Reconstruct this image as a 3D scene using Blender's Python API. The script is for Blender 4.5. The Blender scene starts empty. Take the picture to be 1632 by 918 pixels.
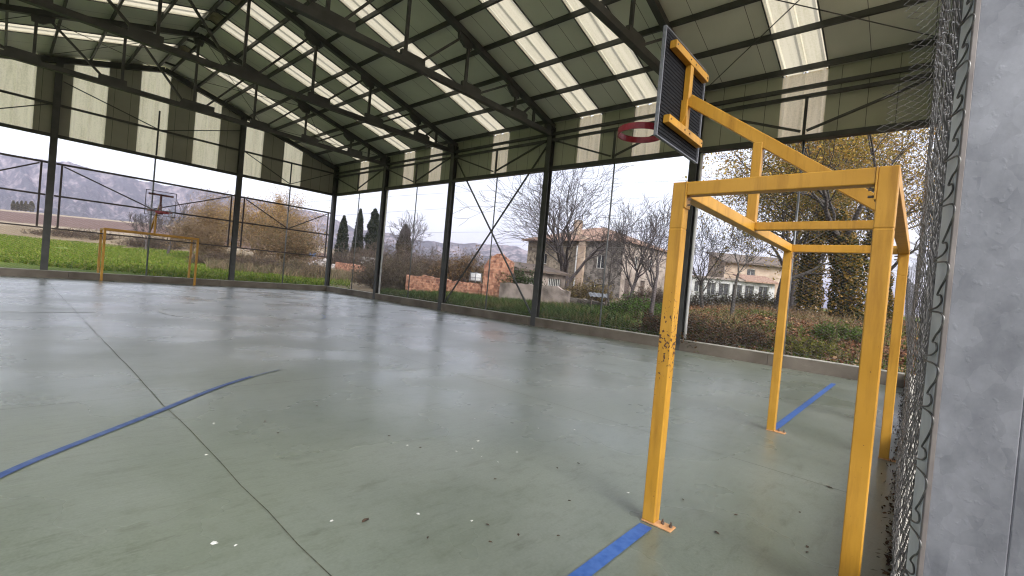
import bpy, bmesh, math, random
import numpy as np
from mathutils import Vector, Matrix
R_ = math.radians
SC = bpy.context.scene
COL = SC.collection

# ------------------------------------------------------------------ camera, sky, sun, exposure
CAM = np.array([-4.2861, -1.175, 1.3866])
FPX = 731.74
VR = np.array([0.66251473, -0.74363606, 0.08988685])
VU = np.array([-0.05058984, 0.07530522, 0.99587639])
VF = np.array([0.74733854, 0.66433014, -0.01227039])
cd = bpy.data.cameras.new("camera")
cam = bpy.data.objects.new("camera", cd); COL.objects.link(cam)
cd.sensor_width = 36.0; cd.lens = FPX / 1632 * 36
cd.clip_start = 0.02; cd.clip_end = 20000
M = Matrix(((VR[0], VU[0], -VF[0], CAM[0]), (VR[1], VU[1], -VF[1], CAM[1]), (VR[2], VU[2], -VF[2], CAM[2]), (0, 0, 0, 1)))
cam.matrix_world = M
SC.camera = cam

SUN_EL, SUN_AZ = 38.0, 200.0      # azimuth clockwise from +Y
w = bpy.data.worlds.new("World"); SC.world = w; w.use_nodes = True
nt = w.node_tree; nt.nodes.clear()
def N(t, **k):
    n = nt.nodes.new(t)
    for a, v in k.items(): setattr(n, a, v)
    return n
sky = N('ShaderNodeTexSky', sky_type='NISHITA', sun_disc=False, sun_elevation=R_(SUN_EL), sun_rotation=R_(SUN_AZ), air_density=1.2, dust_density=4.0, ozone_density=1.5)
hs = N('ShaderNodeHueSaturation'); hs.inputs['Saturation'].default_value = 0.28; hs.inputs['Value'].default_value = 1.0
tc = N('ShaderNodeTexCoord')
mp = N('ShaderNodeMapping'); mp.inputs['Scale'].default_value = (1.0, 1.0, 3.2)
nz = N('ShaderNodeTexNoise'); nz.inputs['Scale'].default_value = 2.3; nz.inputs['Detail'].default_value = 6; nz.inputs['Roughness'].default_value = .55
cr = N('ShaderNodeValToRGB')
cr.color_ramp.elements[0].position = .36; cr.color_ramp.elements[0].color = (1.35, 1.35, 1.42, 1)
cr.color_ramp.elements[1].position = .58; cr.color_ramp.elements[1].color = (1.9, 1.9, 1.9, 1)
mx = N('ShaderNodeMix', data_type='RGBA', blend_type='MULTIPLY'); mx.inputs['Factor'].default_value = 1.0
bg = N('ShaderNodeBackground'); bg.inputs['Strength'].default_value = 0.14
out = N('ShaderNodeOutputWorld')
L = nt.links.new
L(sky.outputs[0], hs.inputs['Color']); L(tc.outputs['Generated'], mp.inputs[0]); L(mp.outputs[0], nz.inputs['Vector'])
L(nz.outputs['Fac'], cr.inputs[0]); L(hs.outputs[0], mx.inputs['A']); L(cr.outputs[0], mx.inputs['B'])
L(mx.outputs['Result'], bg.inputs['Color']); L(bg.outputs[0], out.inputs[0])

sd = bpy.data.lights.new("sun", 'SUN'); sd.energy = 1.0; sd.angle = R_(25); sd.color = (1, .97, .92)
so = bpy.data.objects.new("sun", sd); COL.objects.link(so); so.location = (0, -20, 30)
az, el = R_(SUN_AZ), R_(SUN_EL)
sv = Vector((math.sin(az) * math.cos(el), math.cos(az) * math.cos(el), math.sin(el)))
so.rotation_euler = (-sv).to_track_quat('-Z', 'Y').to_euler()

vs = SC.view_settings
vs.view_transform = 'Standard'; vs.look = 'None'; vs.gamma = 1; vs.use_curve_mapping = False
vs.exposure = 0.8
SC.render.engine = 'CYCLES'
SC.cycles.use_denoising = True
SC.cycles.filter_width = 1.15
SC.cycles.max_bounces = 10; SC.cycles.diffuse_bounces = 5; SC.cycles.glossy_bounces = 3; SC.cycles.transmission_bounces = 5
SC.cycles.volume_bounces = 0
SC.cycles.sample_clamp_indirect = 8
random.seed(5)
rng = np.random.default_rng(11)

# ------------------------------------------------------------------ helpers
def cam_t(x, y, z=1.39):
    d = np.array([x, y, z]) - CAM
    return d @ VF, d @ VR
def at(u, t):
    """plan position that stands t metres in front of the camera in direction u"""
    d = VF + VR * (u - 816) / FPX
    # the roll moves the horizon, use the ray that stays level
    hor = 376.4 + .0902 * u
    d = d - VU * (hor - 459) / FPX
    return CAM[0] + d[0] * t, CAM[1] + d[1] * t
def hz(u, v, t):
    """height of a point seen at pixel (u,v) and t metres deep"""
    return CAM[2] + (376.4 + .0902 * u - v) * t / FPX

ORG = {}
class MB:
    def __init__(s): s.v = []; s.f = []; s.c = []
    def quad(s, *p):
        n = len(s.v); s.v += [tuple(map(float, q)) for q in p]; s.f.append(tuple(range(n, n + len(p)))); return s
    def box(s, x0, x1, y0, y1, z0, z1):
        n = len(s.v)
        s.v += [(x, y, z) for z in (z0, z1) for x, y in ((x0, y0), (x1, y0), (x1, y1), (x0, y1))]
        s.f += [tuple(n + i for i in q) for q in ((3, 2, 1, 0), (4, 5, 6, 7), (0, 1, 5, 4), (1, 2, 6, 5), (2, 3, 7, 6), (3, 0, 4, 7))]
        return s
    def bar(s, p0, p1, wd, ht, up=(0, 0, 1)):
        p0, p1 = np.array(p0, float), np.array(p1, float)
        d = p1 - p0; d /= np.linalg.norm(d); u = np.array(up, float)
        if abs(d @ u) > .98: u = np.array((0, 1., 0))
        sd_ = np.cross(d, u); sd_ /= np.linalg.norm(sd_); u = np.cross(sd_, d)
        n = len(s.v)
        for p in (p0, p1):
            for a, b in ((-1, -1), (1, -1), (1, 1), (-1, 1)): s.v.append(tuple(p + sd_ * a * wd / 2 + u * b * ht / 2))
        s.f += [tuple(n + i for i in q) for q in ((0, 3, 2, 1), (4, 5, 6, 7), (0, 1, 5, 4), (1, 2, 6, 5), (2, 3, 7, 6), (3, 0, 4, 7))]
        return s
    def tube(s, pts, rad, n=6, cap=True):
        pts = np.array(pts, float); m = len(pts)
        if np.isscalar(rad): rad = [rad] * m
        d = np.gradient(pts, axis=0); d /= np.linalg.norm(d, axis=1)[:, None] + 1e-12
        ref = np.array((0, 0, 1.)) if abs(d[0][2]) < .9 else np.array((1., 0, 0))
        b0 = len(s.v); an = np.arange(n) * 2 * math.pi / n
        for i in range(m):
            a = np.cross(d[i], ref); la = np.linalg.norm(a)
            if la < 1e-6: ref = np.array((0, 1., 0)); a = np.cross(d[i], ref); la = np.linalg.norm(a)
            a /= la; b = np.cross(d[i], a); ref = -np.cross(a, d[i]) if False else b * 1.0
            ref = np.cross(a, d[i]); 
            ring = pts[i] + rad[i] * (np.cos(an)[:, None] * a + np.sin(an)[:, None] * b)
            s.v += [tuple(q) for q in ring]
        for i in range(m - 1):
            for k in range(n):
                k2 = (k + 1) % n
                s.f.append((b0 + i * n + k, b0 + i * n + k2, b0 + (i + 1) * n + k2, b0 + (i + 1) * n + k))
        if cap and n > 2:
            s.f.append(tuple(b0 + k for k in range(n))[::-1]); s.f.append(tuple(b0 + (m - 1) * n + k for k in range(n)))
        return s
    def prism(s, poly, ax, t0, t1):
        """poly: 2D points in the plane square to axis ax, extruded from t0 to t1"""
        def P(a, b, t): return {0: (t, a, b), 1: (a, t, b), 2: (a, b, t)}[ax]
        n = len(s.v); k = len(poly)
        s.v += [P(a, b, t0) for a, b in poly] + [P(a, b, t1) for a, b in poly]
        s.f.append(tuple(range(n, n + k))); s.f.append(tuple(range(n + 2 * k - 1, n + k - 1, -1)))
        for i in range(k):
            j = (i + 1) % k; s.f.append((n + i, n + k + i, n + k + j, n + j))
        return s
    def build(s, name, mat, parent=None, smooth=False, bevel=0, org=None, fixn=True):
        me = bpy.data.meshes.new(name)
        o0 = np.array(ORG.get(parent.name, (0, 0, 0)) if parent else (org if org is not None else (0, 0, 0)))
        va = np.array(s.v) - o0
        me.from_pydata(va.tolist(), [], s.f)
        if s.c:
            a = me.color_attributes.new('Col', 'FLOAT_COLOR', 'POINT')
            ca = np.ones((len(s.v), 4)); ca[:, :3] = np.array(s.c); a.data.foreach_set('color', ca.ravel())
        me.materials.append(mat)
        if fixn and len(s.f) < 20000:
            bm = bmesh.new(); bm.from_mesh(me); bmesh.ops.recalc_face_normals(bm, faces=bm.faces); bm.to_mesh(me); bm.free()
        if smooth: me.polygons.foreach_set('use_smooth', [True] * len(me.polygons))
        me.update()
        o = bpy.data.objects.new(name, me); COL.objects.link(o)
        if parent: o.parent = parent; ORG[o.name] = tuple(o0)
        elif org is not None: o.location = org; ORG[o.name] = tuple(org)
        if bevel:
            md = o.modifiers.new('bevel', 'BEVEL'); md.width = bevel; md.segments = 2; md.limit_method = 'ANGLE'
        return o
def tag(o, label=None, cat=None, group=None, kind=None):
    for k, v in (('label', label), ('category', cat), ('group', group), ('kind', kind)):
        if v: o[k] = v
    return o
def thing(name, label, cat, loc=(0, 0, 0), group=None):
    o = bpy.data.objects.new(name, None); COL.objects.link(o); o.location = loc; o.empty_display_size = .3
    ORG[o.name] = tuple(loc)
    return tag(o, label, cat, group)
def copy_tree(o, parent=None):
    c = o.copy(); COL.objects.link(c)
    if parent: c.parent = parent
    ORG[c.name] = ORG.get(o.name, (0, 0, 0))
    for ch in [q for q in COL.objects if q.parent == o]: copy_tree(ch, c)
    return c
def npmesh(name, V, F, mat, parent=None, C=None, smooth=False, org=None):
    """quick mesh from numpy arrays (all faces the same size)"""
    me = bpy.data.meshes.new(name)
    o0 = np.array(ORG.get(parent.name, (0, 0, 0)) if parent else (org if org is not None else (0, 0, 0)))
    V = np.asarray(V, float) - o0; F = np.asarray(F, np.int32); k = F.shape[1]
    me.vertices.add(len(V)); me.vertices.foreach_set('co', V.ravel())
    me.loops.add(F.size); me.loops.foreach_set('vertex_index', F.ravel())
    me.polygons.add(len(F)); me.polygons.foreach_set('loop_start', np.arange(0, F.size, k, dtype=np.int32))
    me.update(calc_edges=True); me.validate()
    if smooth: me.polygons.foreach_set('use_smooth', np.ones(len(F), bool))
    if C is not None:
        a = me.color_attributes.new('Col', 'FLOAT_COLOR', 'POINT')
        ca = np.ones((len(V), 4)); ca[:, :3] = C; a.data.foreach_set('color', ca.ravel())
    me.materials.append(mat); me.update()
    o = bpy.data.objects.new(name, me); COL.objects.link(o)
    if parent: o.parent = parent; ORG[o.name] = tuple(o0)
    elif org is not None: o.location = org; ORG[o.name] = tuple(org)
    return o

# numpy value noise
def _h(i, j, s): 
    n = (i * 374761393 + j * 668265263 + s * 974711) & 0x7fffffff
    n = ((n ^ (n >> 13)) * 1274126177) & 0x7fffffff
    return ((n ^ (n >> 16)) & 0xffff) / 65535.0
def vnoise(x, y, s=0):
    x = np.asarray(x, float); y = np.asarray(y, float)
    i = np.floor(x).astype(np.int64); j = np.floor(y).astype(np.int64); fx = x - i; fy = y - j
    fx = fx * fx * (3 - 2 * fx); fy = fy * fy * (3 - 2 * fy)
    return (_h(i, j, s) * (1 - fx) + _h(i + 1, j, s) * fx) * (1 - fy) + (_h(i, j + 1, s) * (1 - fx) + _h(i + 1, j + 1, s) * fx) * fy
def fbm(x, y, s=0, o=4):
    r = 0; a = .5; t = 0
    for k in range(o):
        r = r + a * vnoise(x * 2 ** k, y * 2 ** k, s + k); t += a; a *= .55
    return r / t

# ------------------------------------------------------------------ materials
def newmat(name):
    m = bpy.data.materials.new(name); m.use_nodes = True
    b = m.node_tree.nodes['Principled BSDF']
    return m, m.node_tree, b
def mnode(t, ty, **k):
    n = t.nodes.new(ty)
    for a, v in k.items(): setattr(n, a, v)
    return n
def noisemat(name, c1, c2, scale=4, rough=.6, metal=0, bump=0, bscale=None, detail=5, lo=.35, hi=.65, stretch=(1, 1, 1), rough2=None, spec=None, bdist=.01):
    m, t, b = newmat(name)
    tc = mnode(t, 'ShaderNodeTexCoord'); mp = mnode(t, 'ShaderNodeMapping'); mp.inputs['Scale'].default_value = stretch
    t.links.new(tc.outputs['Object'], mp.inputs[0])
    n = mnode(t, 'ShaderNodeTexNoise'); n.inputs['Scale'].default_value = scale; n.inputs['Detail'].default_value = detail
    t.links.new(mp.outputs[0], n.inputs['Vector'])
    r = mnode(t, 'ShaderNodeValToRGB'); r.color_ramp.elements[0].position = lo; r.color_ramp.elements[1].position = hi
    r.color_ramp.elements[0].color = (*c1, 1); r.color_ramp.elements[1].color = (*c2, 1)
    t.links.new(n.outputs['Fac'], r.inputs[0]); t.links.new(r.outputs[0], b.inputs['Base Color'])
    b.inputs['Roughness'].default_value = rough; b.inputs['Metallic'].default_value = metal
    if spec is not None: b.inputs['Specular IOR Level'].default_value = spec
    if rough2 is not None:
        q = mnode(t, 'ShaderNodeMapRange'); q.inputs['From Min'].default_value = lo; q.inputs['From Max'].default_value = hi
        q.inputs['To Min'].default_value = rough; q.inputs['To Max'].default_value = rough2
        t.links.new(n.outputs['Fac'], q.inputs['Value']); t.links.new(q.outputs[0], b.inputs['Roughness'])
    if bump:
        n2 = mnode(t, 'ShaderNodeTexNoise'); n2.inputs['Scale'].default_value = bscale or scale * 6; n2.inputs['Detail'].default_value = 4
        t.links.new(mp.outputs[0], n2.inputs['Vector'])
        bp = mnode(t, 'ShaderNodeBump'); bp.inputs['Strength'].default_value = bump; bp.inputs['Distance'].default_value = bdist
        t.links.new(n2.outputs['Fac'], bp.inputs['Height']); t.links.new(bp.outputs[0], b.inputs['Normal'])
    return m
def colmat(name, rough=.8, nscale=0, namt=.3, transl=0, bump=0):
    """base colour from the mesh's own colour attribute, with fine noise"""
    m, t, b = newmat(name)
    a = mnode(t, 'ShaderNodeAttribute', attribute_name='Col'); src = a.outputs['Color']
    if nscale:
        tc = mnode(t, 'ShaderNodeTexCoord'); n = mnode(t, 'ShaderNodeTexNoise'); n.inputs['Scale'].default_value = nscale; n.inputs['Detail'].default_value = 6; n.inputs['Roughness'].default_value = .65
        t.links.new(tc.outputs['Object'], n.inputs['Vector'])
        q = mnode(t, 'ShaderNodeMapRange'); q.inputs['From Min'].default_value = .3; q.inputs['From Max'].default_value = .7; q.inputs['To Min'].default_value = 1 - namt; q.inputs['To Max'].default_value = 1 + namt
        t.links.new(n.outputs['Fac'], q.inputs['Value'])
        x = mnode(t, 'ShaderNodeMix', data_type='RGBA', blend_type='MULTIPLY'); x.inputs['Factor'].default_value = 1
        t.links.new(src, x.inputs['A']); t.links.new(q.outputs[0], x.inputs['B']); src = x.outputs['Result']
        if bump:
            bp = mnode(t, 'ShaderNodeBump'); bp.inputs['Strength'].default_value = bump; bp.inputs['Distance'].default_value = .1
            t.links.new(n.outputs['Fac'], bp.inputs['Height']); t.links.new(bp.outputs[0], b.inputs['Normal'])
    t.links.new(src, b.inputs['Base Color']); b.inputs['Roughness'].default_value = rough
    b.inputs['Specular IOR Level'].default_value = .2
    if transl:
        tr = mnode(t, 'ShaderNodeBsdfTranslucent'); t.links.new(src, tr.inputs['Color'])
        ms = mnode(t, 'ShaderNodeMixShader'); ms.inputs[0].default_value = transl
        o = t.nodes['Material Output']
        t.links.new(b.outputs[0], ms.inputs[1]); t.links.new(tr.outputs[0], ms.inputs[2]); t.links.new(ms.outputs[0], o.inputs[0])
    return m

M_steel = noisemat('dark_painted_steel', (.038, .039, .038), (.062, .064, .062), 3, .5, 0, .05)
M_rail = noisemat('brown_painted_rail', (.035, .026, .025), (.055, .04, .038), 5, .5)
M_grey = noisemat('grey_galvanised_pole', (.16, .17, .18), (.26, .27, .28), 6, .45, .5)
M_wire = noisemat('galvanised_wire', (.30, .31, .32), (.42, .43, .44), 8, .4, .8)
M_wirenear = noisemat('weathered_wire', (.06, .058, .056), (.17, .167, .16), 25, .4, .5)
M_wiredark = noisemat('rusty_dark_wire', (.05, .045, .042), (.13, .12, .11), 40, .45, .6)
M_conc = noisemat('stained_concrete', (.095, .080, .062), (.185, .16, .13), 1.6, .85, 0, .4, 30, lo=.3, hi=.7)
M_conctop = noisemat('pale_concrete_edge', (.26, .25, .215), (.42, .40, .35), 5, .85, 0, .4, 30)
M_red = noisemat('red_hoop_paint', (.26, .02, .035), (.36, .035, .05), 20, .35)
M_redbrown = noisemat('brown_red_paint', (.10, .02, .02), (.16, .03, .03), 20, .4)
M_black = noisemat('black_board', (.010, .011, .013), (.018, .019, .022), 30, .8, spec=.15)
M_boardedge = noisemat('grey_board_edge', (.11, .12, .14), (.17, .18, .2), 30, .5)
M_bolt = noisemat('rusty_bolt', (.10, .06, .04), (.22, .2, .18), 60, .5, .6)
M_plate = noisemat('peach_base_plate', (.50, .26, .11), (.60, .34, .17), 15, .55)
M_blue = noisemat('blue_line_paint', (.018, .05, .17), (.07, .115, .25), 14, .45, detail=9, lo=.36, hi=.66)
M_blueworn = noisemat('worn_blue_line_paint', (.06, .12, .32), (.20, .24, .27), 5, .35, lo=.4, hi=.62)
M_bluegoal = noisemat('bright_blue_line_paint', (.014, .07, .28), (.05, .13, .38), 22, .42, detail=9, lo=.28, hi=.62)
M_bluefaint = noisemat('nearly_gone_blue_line_paint', (.12, .16, .25), (.19, .22, .2), 7, .4, lo=.35, hi=.6)
M_whiteworn = noisemat('worn_white_line_paint', (.25, .27, .23), (.55, .56, .53), 6, .35, lo=.4, hi=.6)
M_joint = noisemat('dirt_in_joint', (.03, .035, .025), (.09, .09, .06), 30, .9)
M_white = noisemat('white_plastic', (.6, .6, .6), (.75, .75, .75), 5, .4)
M_drop = noisemat('white_dropping', (.5, .5, .47), (.75, .75, .72), 60, .6)

# yellow paint with chips
def yellow():
    m, t, b = newmat('chipped_yellow_paint')
    tc = mnode(t, 'ShaderNodeTexCoord')
    n = mnode(t, 'ShaderNodeTexNoise'); n.inputs['Scale'].default_value = 3; n.inputs['Detail'].default_value = 4
    r = mnode(t, 'ShaderNodeValToRGB'); r.color_ramp.elements[0].color = (.46, .235, .020, 1); r.color_ramp.elements[1].color = (.54, .285, .034, 1)
    r.color_ramp.elements[0].position = .35; r.color_ramp.elements[1].position = .65
    t.links.new(tc.outputs['Object'], n.inputs['Vector']); t.links.new(n.outputs['Fac'], r.inputs[0])
    n2 = mnode(t, 'ShaderNodeTexNoise'); n2.inputs['Scale'].default_value = 55; n2.inputs['Detail'].default_value = 3
    t.links.new(tc.outputs['Object'], n2.inputs['Vector'])
    sx = mnode(t, 'ShaderNodeSeparateXYZ'); t.links.new(tc.outputs['Object'], sx.inputs[0])
    # the scuffed zone of the front left post, 0.85 to 1.4 m up
    zr = mnode(t, 'ShaderNodeMapRange'); zr.inputs['From Min'].default_value = .42; zr.inputs['From Max'].default_value = 0; zr.inputs['To Min'].default_value = 0; zr.inputs['To Max'].default_value = .19
    ab = mnode(t, 'ShaderNodeMath', operation='SUBTRACT'); ab.inputs[1].default_value = 1.12
    ab2 = mnode(t, 'ShaderNodeMath', operation='ABSOLUTE')
    t.links.new(sx.outputs['Z'], ab.inputs[0]); t.links.new(ab.outputs[0], ab2.inputs[0]); t.links.new(ab2.outputs[0], zr.inputs['Value'])
    gx = mnode(t, 'ShaderNodeMath', operation='LESS_THAN'); gx.inputs[1].default_value = -1.4; t.links.new(sx.outputs['X'], gx.inputs[0])
    gy = mnode(t, 'ShaderNodeMath', operation='GREATER_THAN'); gy.inputs[1].default_value = -.2; t.links.new(sx.outputs['Y'], gy.inputs[0])
    g1 = mnode(t, 'ShaderNodeMath', operation='MULTIPLY'); g2 = mnode(t, 'ShaderNodeMath', operation='MULTIPLY')
    t.links.new(gx.outputs[0], g1.inputs[0]); t.links.new(gy.outputs[0], g1.inputs[1]); t.links.new(g1.outputs[0], g2.inputs[0]); t.links.new(zr.outputs[0], g2.inputs[1])
    ad = mnode(t, 'ShaderNodeMath', operation='ADD'); t.links.new(n2.outputs['Fac'], ad.inputs[0]); t.links.new(g2.outputs[0], ad.inputs[1])
    th = mnode(t, 'ShaderNodeMapRange'); th.inputs['From Min'].default_value = .735; th.inputs['From Max'].default_value = .755; t.links.new(ad.outputs[0], th.inputs['Value'])
    x = mnode(t, 'ShaderNodeMix', data_type='RGBA'); x.inputs['B'].default_value = (.07, .028, .018, 1)
    # grime streaks that run down the paint
    mg = mnode(t, 'ShaderNodeMapping'); mg.inputs['Scale'].default_value = (14, 14, 1.6); t.links.new(tc.outputs['Object'], mg.inputs[0])
    ng = mnode(t, 'ShaderNodeTexNoise'); ng.inputs['Scale'].default_value = 1; ng.inputs['Detail'].default_value = 7; ng.inputs['Roughness'].default_value = .7; t.links.new(mg.outputs[0], ng.inputs['Vector'])
    rg = mnode(t, 'ShaderNodeValToRGB'); rg.color_ramp.elements[0].position = .32; rg.color_ramp.elements[0].color = (.74, .70, .66, 1); rg.color_ramp.elements[1].position = .52; rg.color_ramp.elements[1].color = (1, 1, 1, 1); t.links.new(ng.outputs['Fac'], rg.inputs[0])
    xg = mnode(t, 'ShaderNodeMix', data_type='RGBA', blend_type='MULTIPLY'); xg.inputs['Factor'].default_value = 1; t.links.new(r.outputs[0], xg.inputs['A']); t.links.new(rg.outputs[0], xg.inputs['B'])
    t.links.new(th.outputs[0], x.inputs['Factor']); t.links.new(xg.outputs['Result'], x.inputs['A']); t.links.new(x.outputs['Result'], b.inputs['Base Color'])
    n3 = mnode(t, 'ShaderNodeTexNoise'); n3.inputs['Scale'].default_value = 90
    t.links.new(tc.outputs['Object'], n3.inputs['Vector'])
    bp = mnode(t, 'ShaderNodeBump'); bp.inputs['Strength'].default_value = .06; bp.inputs['Distance'].default_value = .004
    t.links.new(n3.outputs['Fac'], bp.inputs['Height']); t.links.new(bp.outputs[0], b.inputs['Normal'])
    b.inputs['Roughness'].default_value = .42
    return m
M_yel = yellow()
M_yelfar = noisemat('yellow_paint', (.42, .205, .02), (.5, .255, .03), 3, .45)

def floormat():
    m, t, b = newmat('green_painted_concrete')
    tc = mnode(t, 'ShaderNodeTexCoord'); o = tc.outputs['Object']
    def nz(scale, detail=5, rough=.55):
        n = mnode(t, 'ShaderNodeTexNoise'); n.inputs['Scale'].default_value = scale; n.inputs['Detail'].default_value = detail; n.inputs['Roughness'].default_value = rough
        t.links.new(o, n.inputs['Vector']); return n.outputs['Fac']
    def ramp(src, p0, c0, p1, c1):
        r = mnode(t, 'ShaderNodeValToRGB'); r.color_ramp.elements[0].position = p0; r.color_ramp.elements[1].position = p1
        r.color_ramp.elements[0].color = (*c0, 1); r.color_ramp.elements[1].color = (*c1, 1); t.links.new(src, r.inputs[0]); return r.outputs[0]
    def mul(a, bb, f=1.0):
        x = mnode(t, 'ShaderNodeMix', data_type='RGBA', blend_type='MULTIPLY'); x.inputs['Factor'].default_value = f
        t.links.new(a, x.inputs['A']); t.links.new(bb, x.inputs['B']); return x.outputs['Result']
    c = ramp(nz(.45, 6), .33, (.122, .145, .118), .68, (.180, .202, .170))
    c = mul(c, ramp(nz(1.1, 5, .5), .30, (.82, .85, .78), .66, (1.04, 1.04, 1.04)))
    c = mul(c, ramp(nz(60, 3), .3, (.9, .9, .9), .7, (1.06, 1.06, 1.06)))
    c = mul(c, ramp(nz(210, 2), .24, (.55, .52, .48), .30, (1, 1, 1)))
    # scuffs: thin streaks, and hairline crazing
    mps = mnode(t, 'ShaderNodeMapping'); mps.inputs['Scale'].default_value = (1.3, 5.5, 1); mps.inputs['Rotation'].default_value = (0, 0, .6); t.links.new(o, mps.inputs[0])
    ns = mnode(t, 'ShaderNodeTexNoise'); ns.inputs['Scale'].default_value = 2.2; ns.inputs['Detail'].default_value = 7; ns.inputs['Roughness'].default_value = .72; t.links.new(mps.outputs[0], ns.inputs['Vector'])
    c = mul(c, ramp(ns.outputs['Fac'], .30, (.72, .72, .68), .46, (1.02, 1.02, 1.02)))
    c = mul(c, ramp(nz(9, 8, .75), .34, (.86, .86, .83), .5, (1.02, 1.02, 1.02)))
    t.links.new(c, b.inputs['Base Color'])
    q = mnode(t, 'ShaderNodeMapRange'); q.inputs['From Min'].default_value = .36; q.inputs['From Max'].default_value = .64; q.inputs['To Min'].default_value = .36; q.inputs['To Max'].default_value = .52
    t.links.new(nz(.8, 5, .5), q.inputs['Value']); t.links.new(q.outputs[0], b.inputs['Roughness'])
    bp = mnode(t, 'ShaderNodeBump'); bp.inputs['Strength'].default_value = .16; bp.inputs['Distance'].default_value = .012
    t.links.new(ns.outputs['Fac'], bp.inputs['Height'])
    bp2 = mnode(t, 'ShaderNodeBump'); bp2.inputs['Strength'].default_value = .08; bp2.inputs['Distance'].default_value = .002
    t.links.new(nz(120, 3), bp2.inputs['Height']); t.links.new(bp.outputs[0], bp2.inputs['Normal']); t.links.new(bp2.outputs[0], b.inputs['Normal'])
    b.inputs['Specular IOR Level'].default_value = .18
    b.inputs['Coat Weight'].default_value = 1.0; b.inputs['Coat IOR'].default_value = 1.44
    q2 = mnode(t, 'ShaderNodeMapRange'); q2.inputs['From Min'].default_value = .36; q2.inputs['From Max'].default_value = .64; q2.inputs['To Min'].default_value = .20; q2.inputs['To Max'].default_value = .38
    t.links.new(nz(.55, 5, .5), q2.inputs['Value']); t.links.new(q2.outputs[0], b.inputs['Coat Roughness']); t.links.new(bp2.outputs[0], b.inputs['Coat Normal'])
    return m
M_floor = floormat()

def panelmat(name, c1, c2, seam_axis, pitch=1.0):
    """sandwich panel: flat grey green with a thin seam every metre"""
    m = noisemat(name, c1, c2, 1.2, .5, 0, .03, lo=.3, hi=.7)
    t = m.node_tree; b = t.nodes['Principled BSDF']
    tc = mnode(t, 'ShaderNodeTexCoord'); sx = mnode(t, 'ShaderNodeSeparateXYZ'); t.links.new(tc.outputs['Object'], sx.inputs[0])
    f = mnode(t, 'ShaderNodeMath', operation='PINGPONG'); f.inputs[1].default_value = pitch / 2; t.links.new(sx.outputs[seam_axis], f.inputs[0])
    l = mnode(t, 'ShaderNodeMath', operation='LESS_THAN'); l.inputs[1].default_value = .006; t.links.new(f.outputs[0], l.inputs[0])
    x = mnode(t, 'ShaderNodeMix', data_type='RGBA'); x.inputs['B'].default_value = (.05, .055, .05, 1)
    src = b.inputs['Base Color'].links[0].from_socket
    t.links.new(l.outputs[0], x.inputs['Factor']); t.links.new(src, x.inputs['A']); t.links.new(x.outputs['Result'], b.inputs['Base Color'])
    return m
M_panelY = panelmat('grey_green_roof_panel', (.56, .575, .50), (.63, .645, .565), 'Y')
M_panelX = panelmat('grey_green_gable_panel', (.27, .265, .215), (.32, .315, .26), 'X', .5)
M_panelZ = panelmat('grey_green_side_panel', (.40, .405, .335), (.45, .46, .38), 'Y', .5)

def translmat(name, axis, amt=.75, tint=(.86, .80, .62)):
    m, t, b = newmat(name)
    tc = mnode(t, 'ShaderNodeTexCoord'); mp = mnode(t, 'ShaderNodeMapping')
    mp.inputs['Scale'].default_value = {'roof': (.5, 9, .5), 'x': (7, 7, .6), 'y': (7, 7, .6)}[axis]
    t.links.new(tc.outputs['Object'], mp.inputs[0])
    n = mnode(t, 'ShaderNodeTexNoise'); n.inputs['Scale'].default_value = 1.0; n.inputs['Detail'].default_value = 6; n.inputs['Roughness'].default_value = .7
    t.links.new(mp.outputs[0], n.inputs['Vector'])
    n2 = mnode(t, 'ShaderNodeTexNoise'); n2.inputs['Scale'].default_value = 26; n2.inputs['Detail'].default_value = 4; t.links.new(tc.outputs['Object'], n2.inputs['Vector'])
    a = mnode(t, 'ShaderNodeMath', operation='MULTIPLY_ADD'); a.inputs[1].default_value = .5; t.links.new(n2.outputs['Fac'], a.inputs[0]); t.links.new(n.outputs['Fac'], a.inputs[2])
    r = mnode(t, 'ShaderNodeValToRGB'); r.color_ramp.elements[0].position = .42; r.color_ramp.elements[1].position = .82
    r.color_ramp.elements[0].color = (tint[0] * .68, tint[1] * .68, tint[2] * .60, 1); r.color_ramp.elements[1].color = (*tint, 1)
    t.links.new(a.outputs[0], r.inputs[0])
    b.inputs['Base Color'].default_value = (.4, .38, .3, 1); b.inputs['Roughness'].default_value = .5
    tr = mnode(t, 'ShaderNodeBsdfTranslucent'); t.links.new(r.outputs[0], tr.inputs['Color'])
    ms = mnode(t, 'ShaderNodeMixShader'); ms.inputs[0].default_value = amt
    t.links.new(b.outputs[0], ms.inputs[1]); t.links.new(tr.outputs[0], ms.inputs[2]); t.links.new(ms.outputs[0], t.nodes['Material Output'].inputs[0])
    return m
M_sky = translmat('dirty_translucent_sheet', 'roof', .72, (.56, .51, .38))
M_tx = translmat('dirty_translucent_gable_sheet', 'x', .9, (1.0, .89, .66))
M_ty = translmat('dirty_translucent_side_sheet', 'y', .85, (.95, .84, .60))

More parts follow.
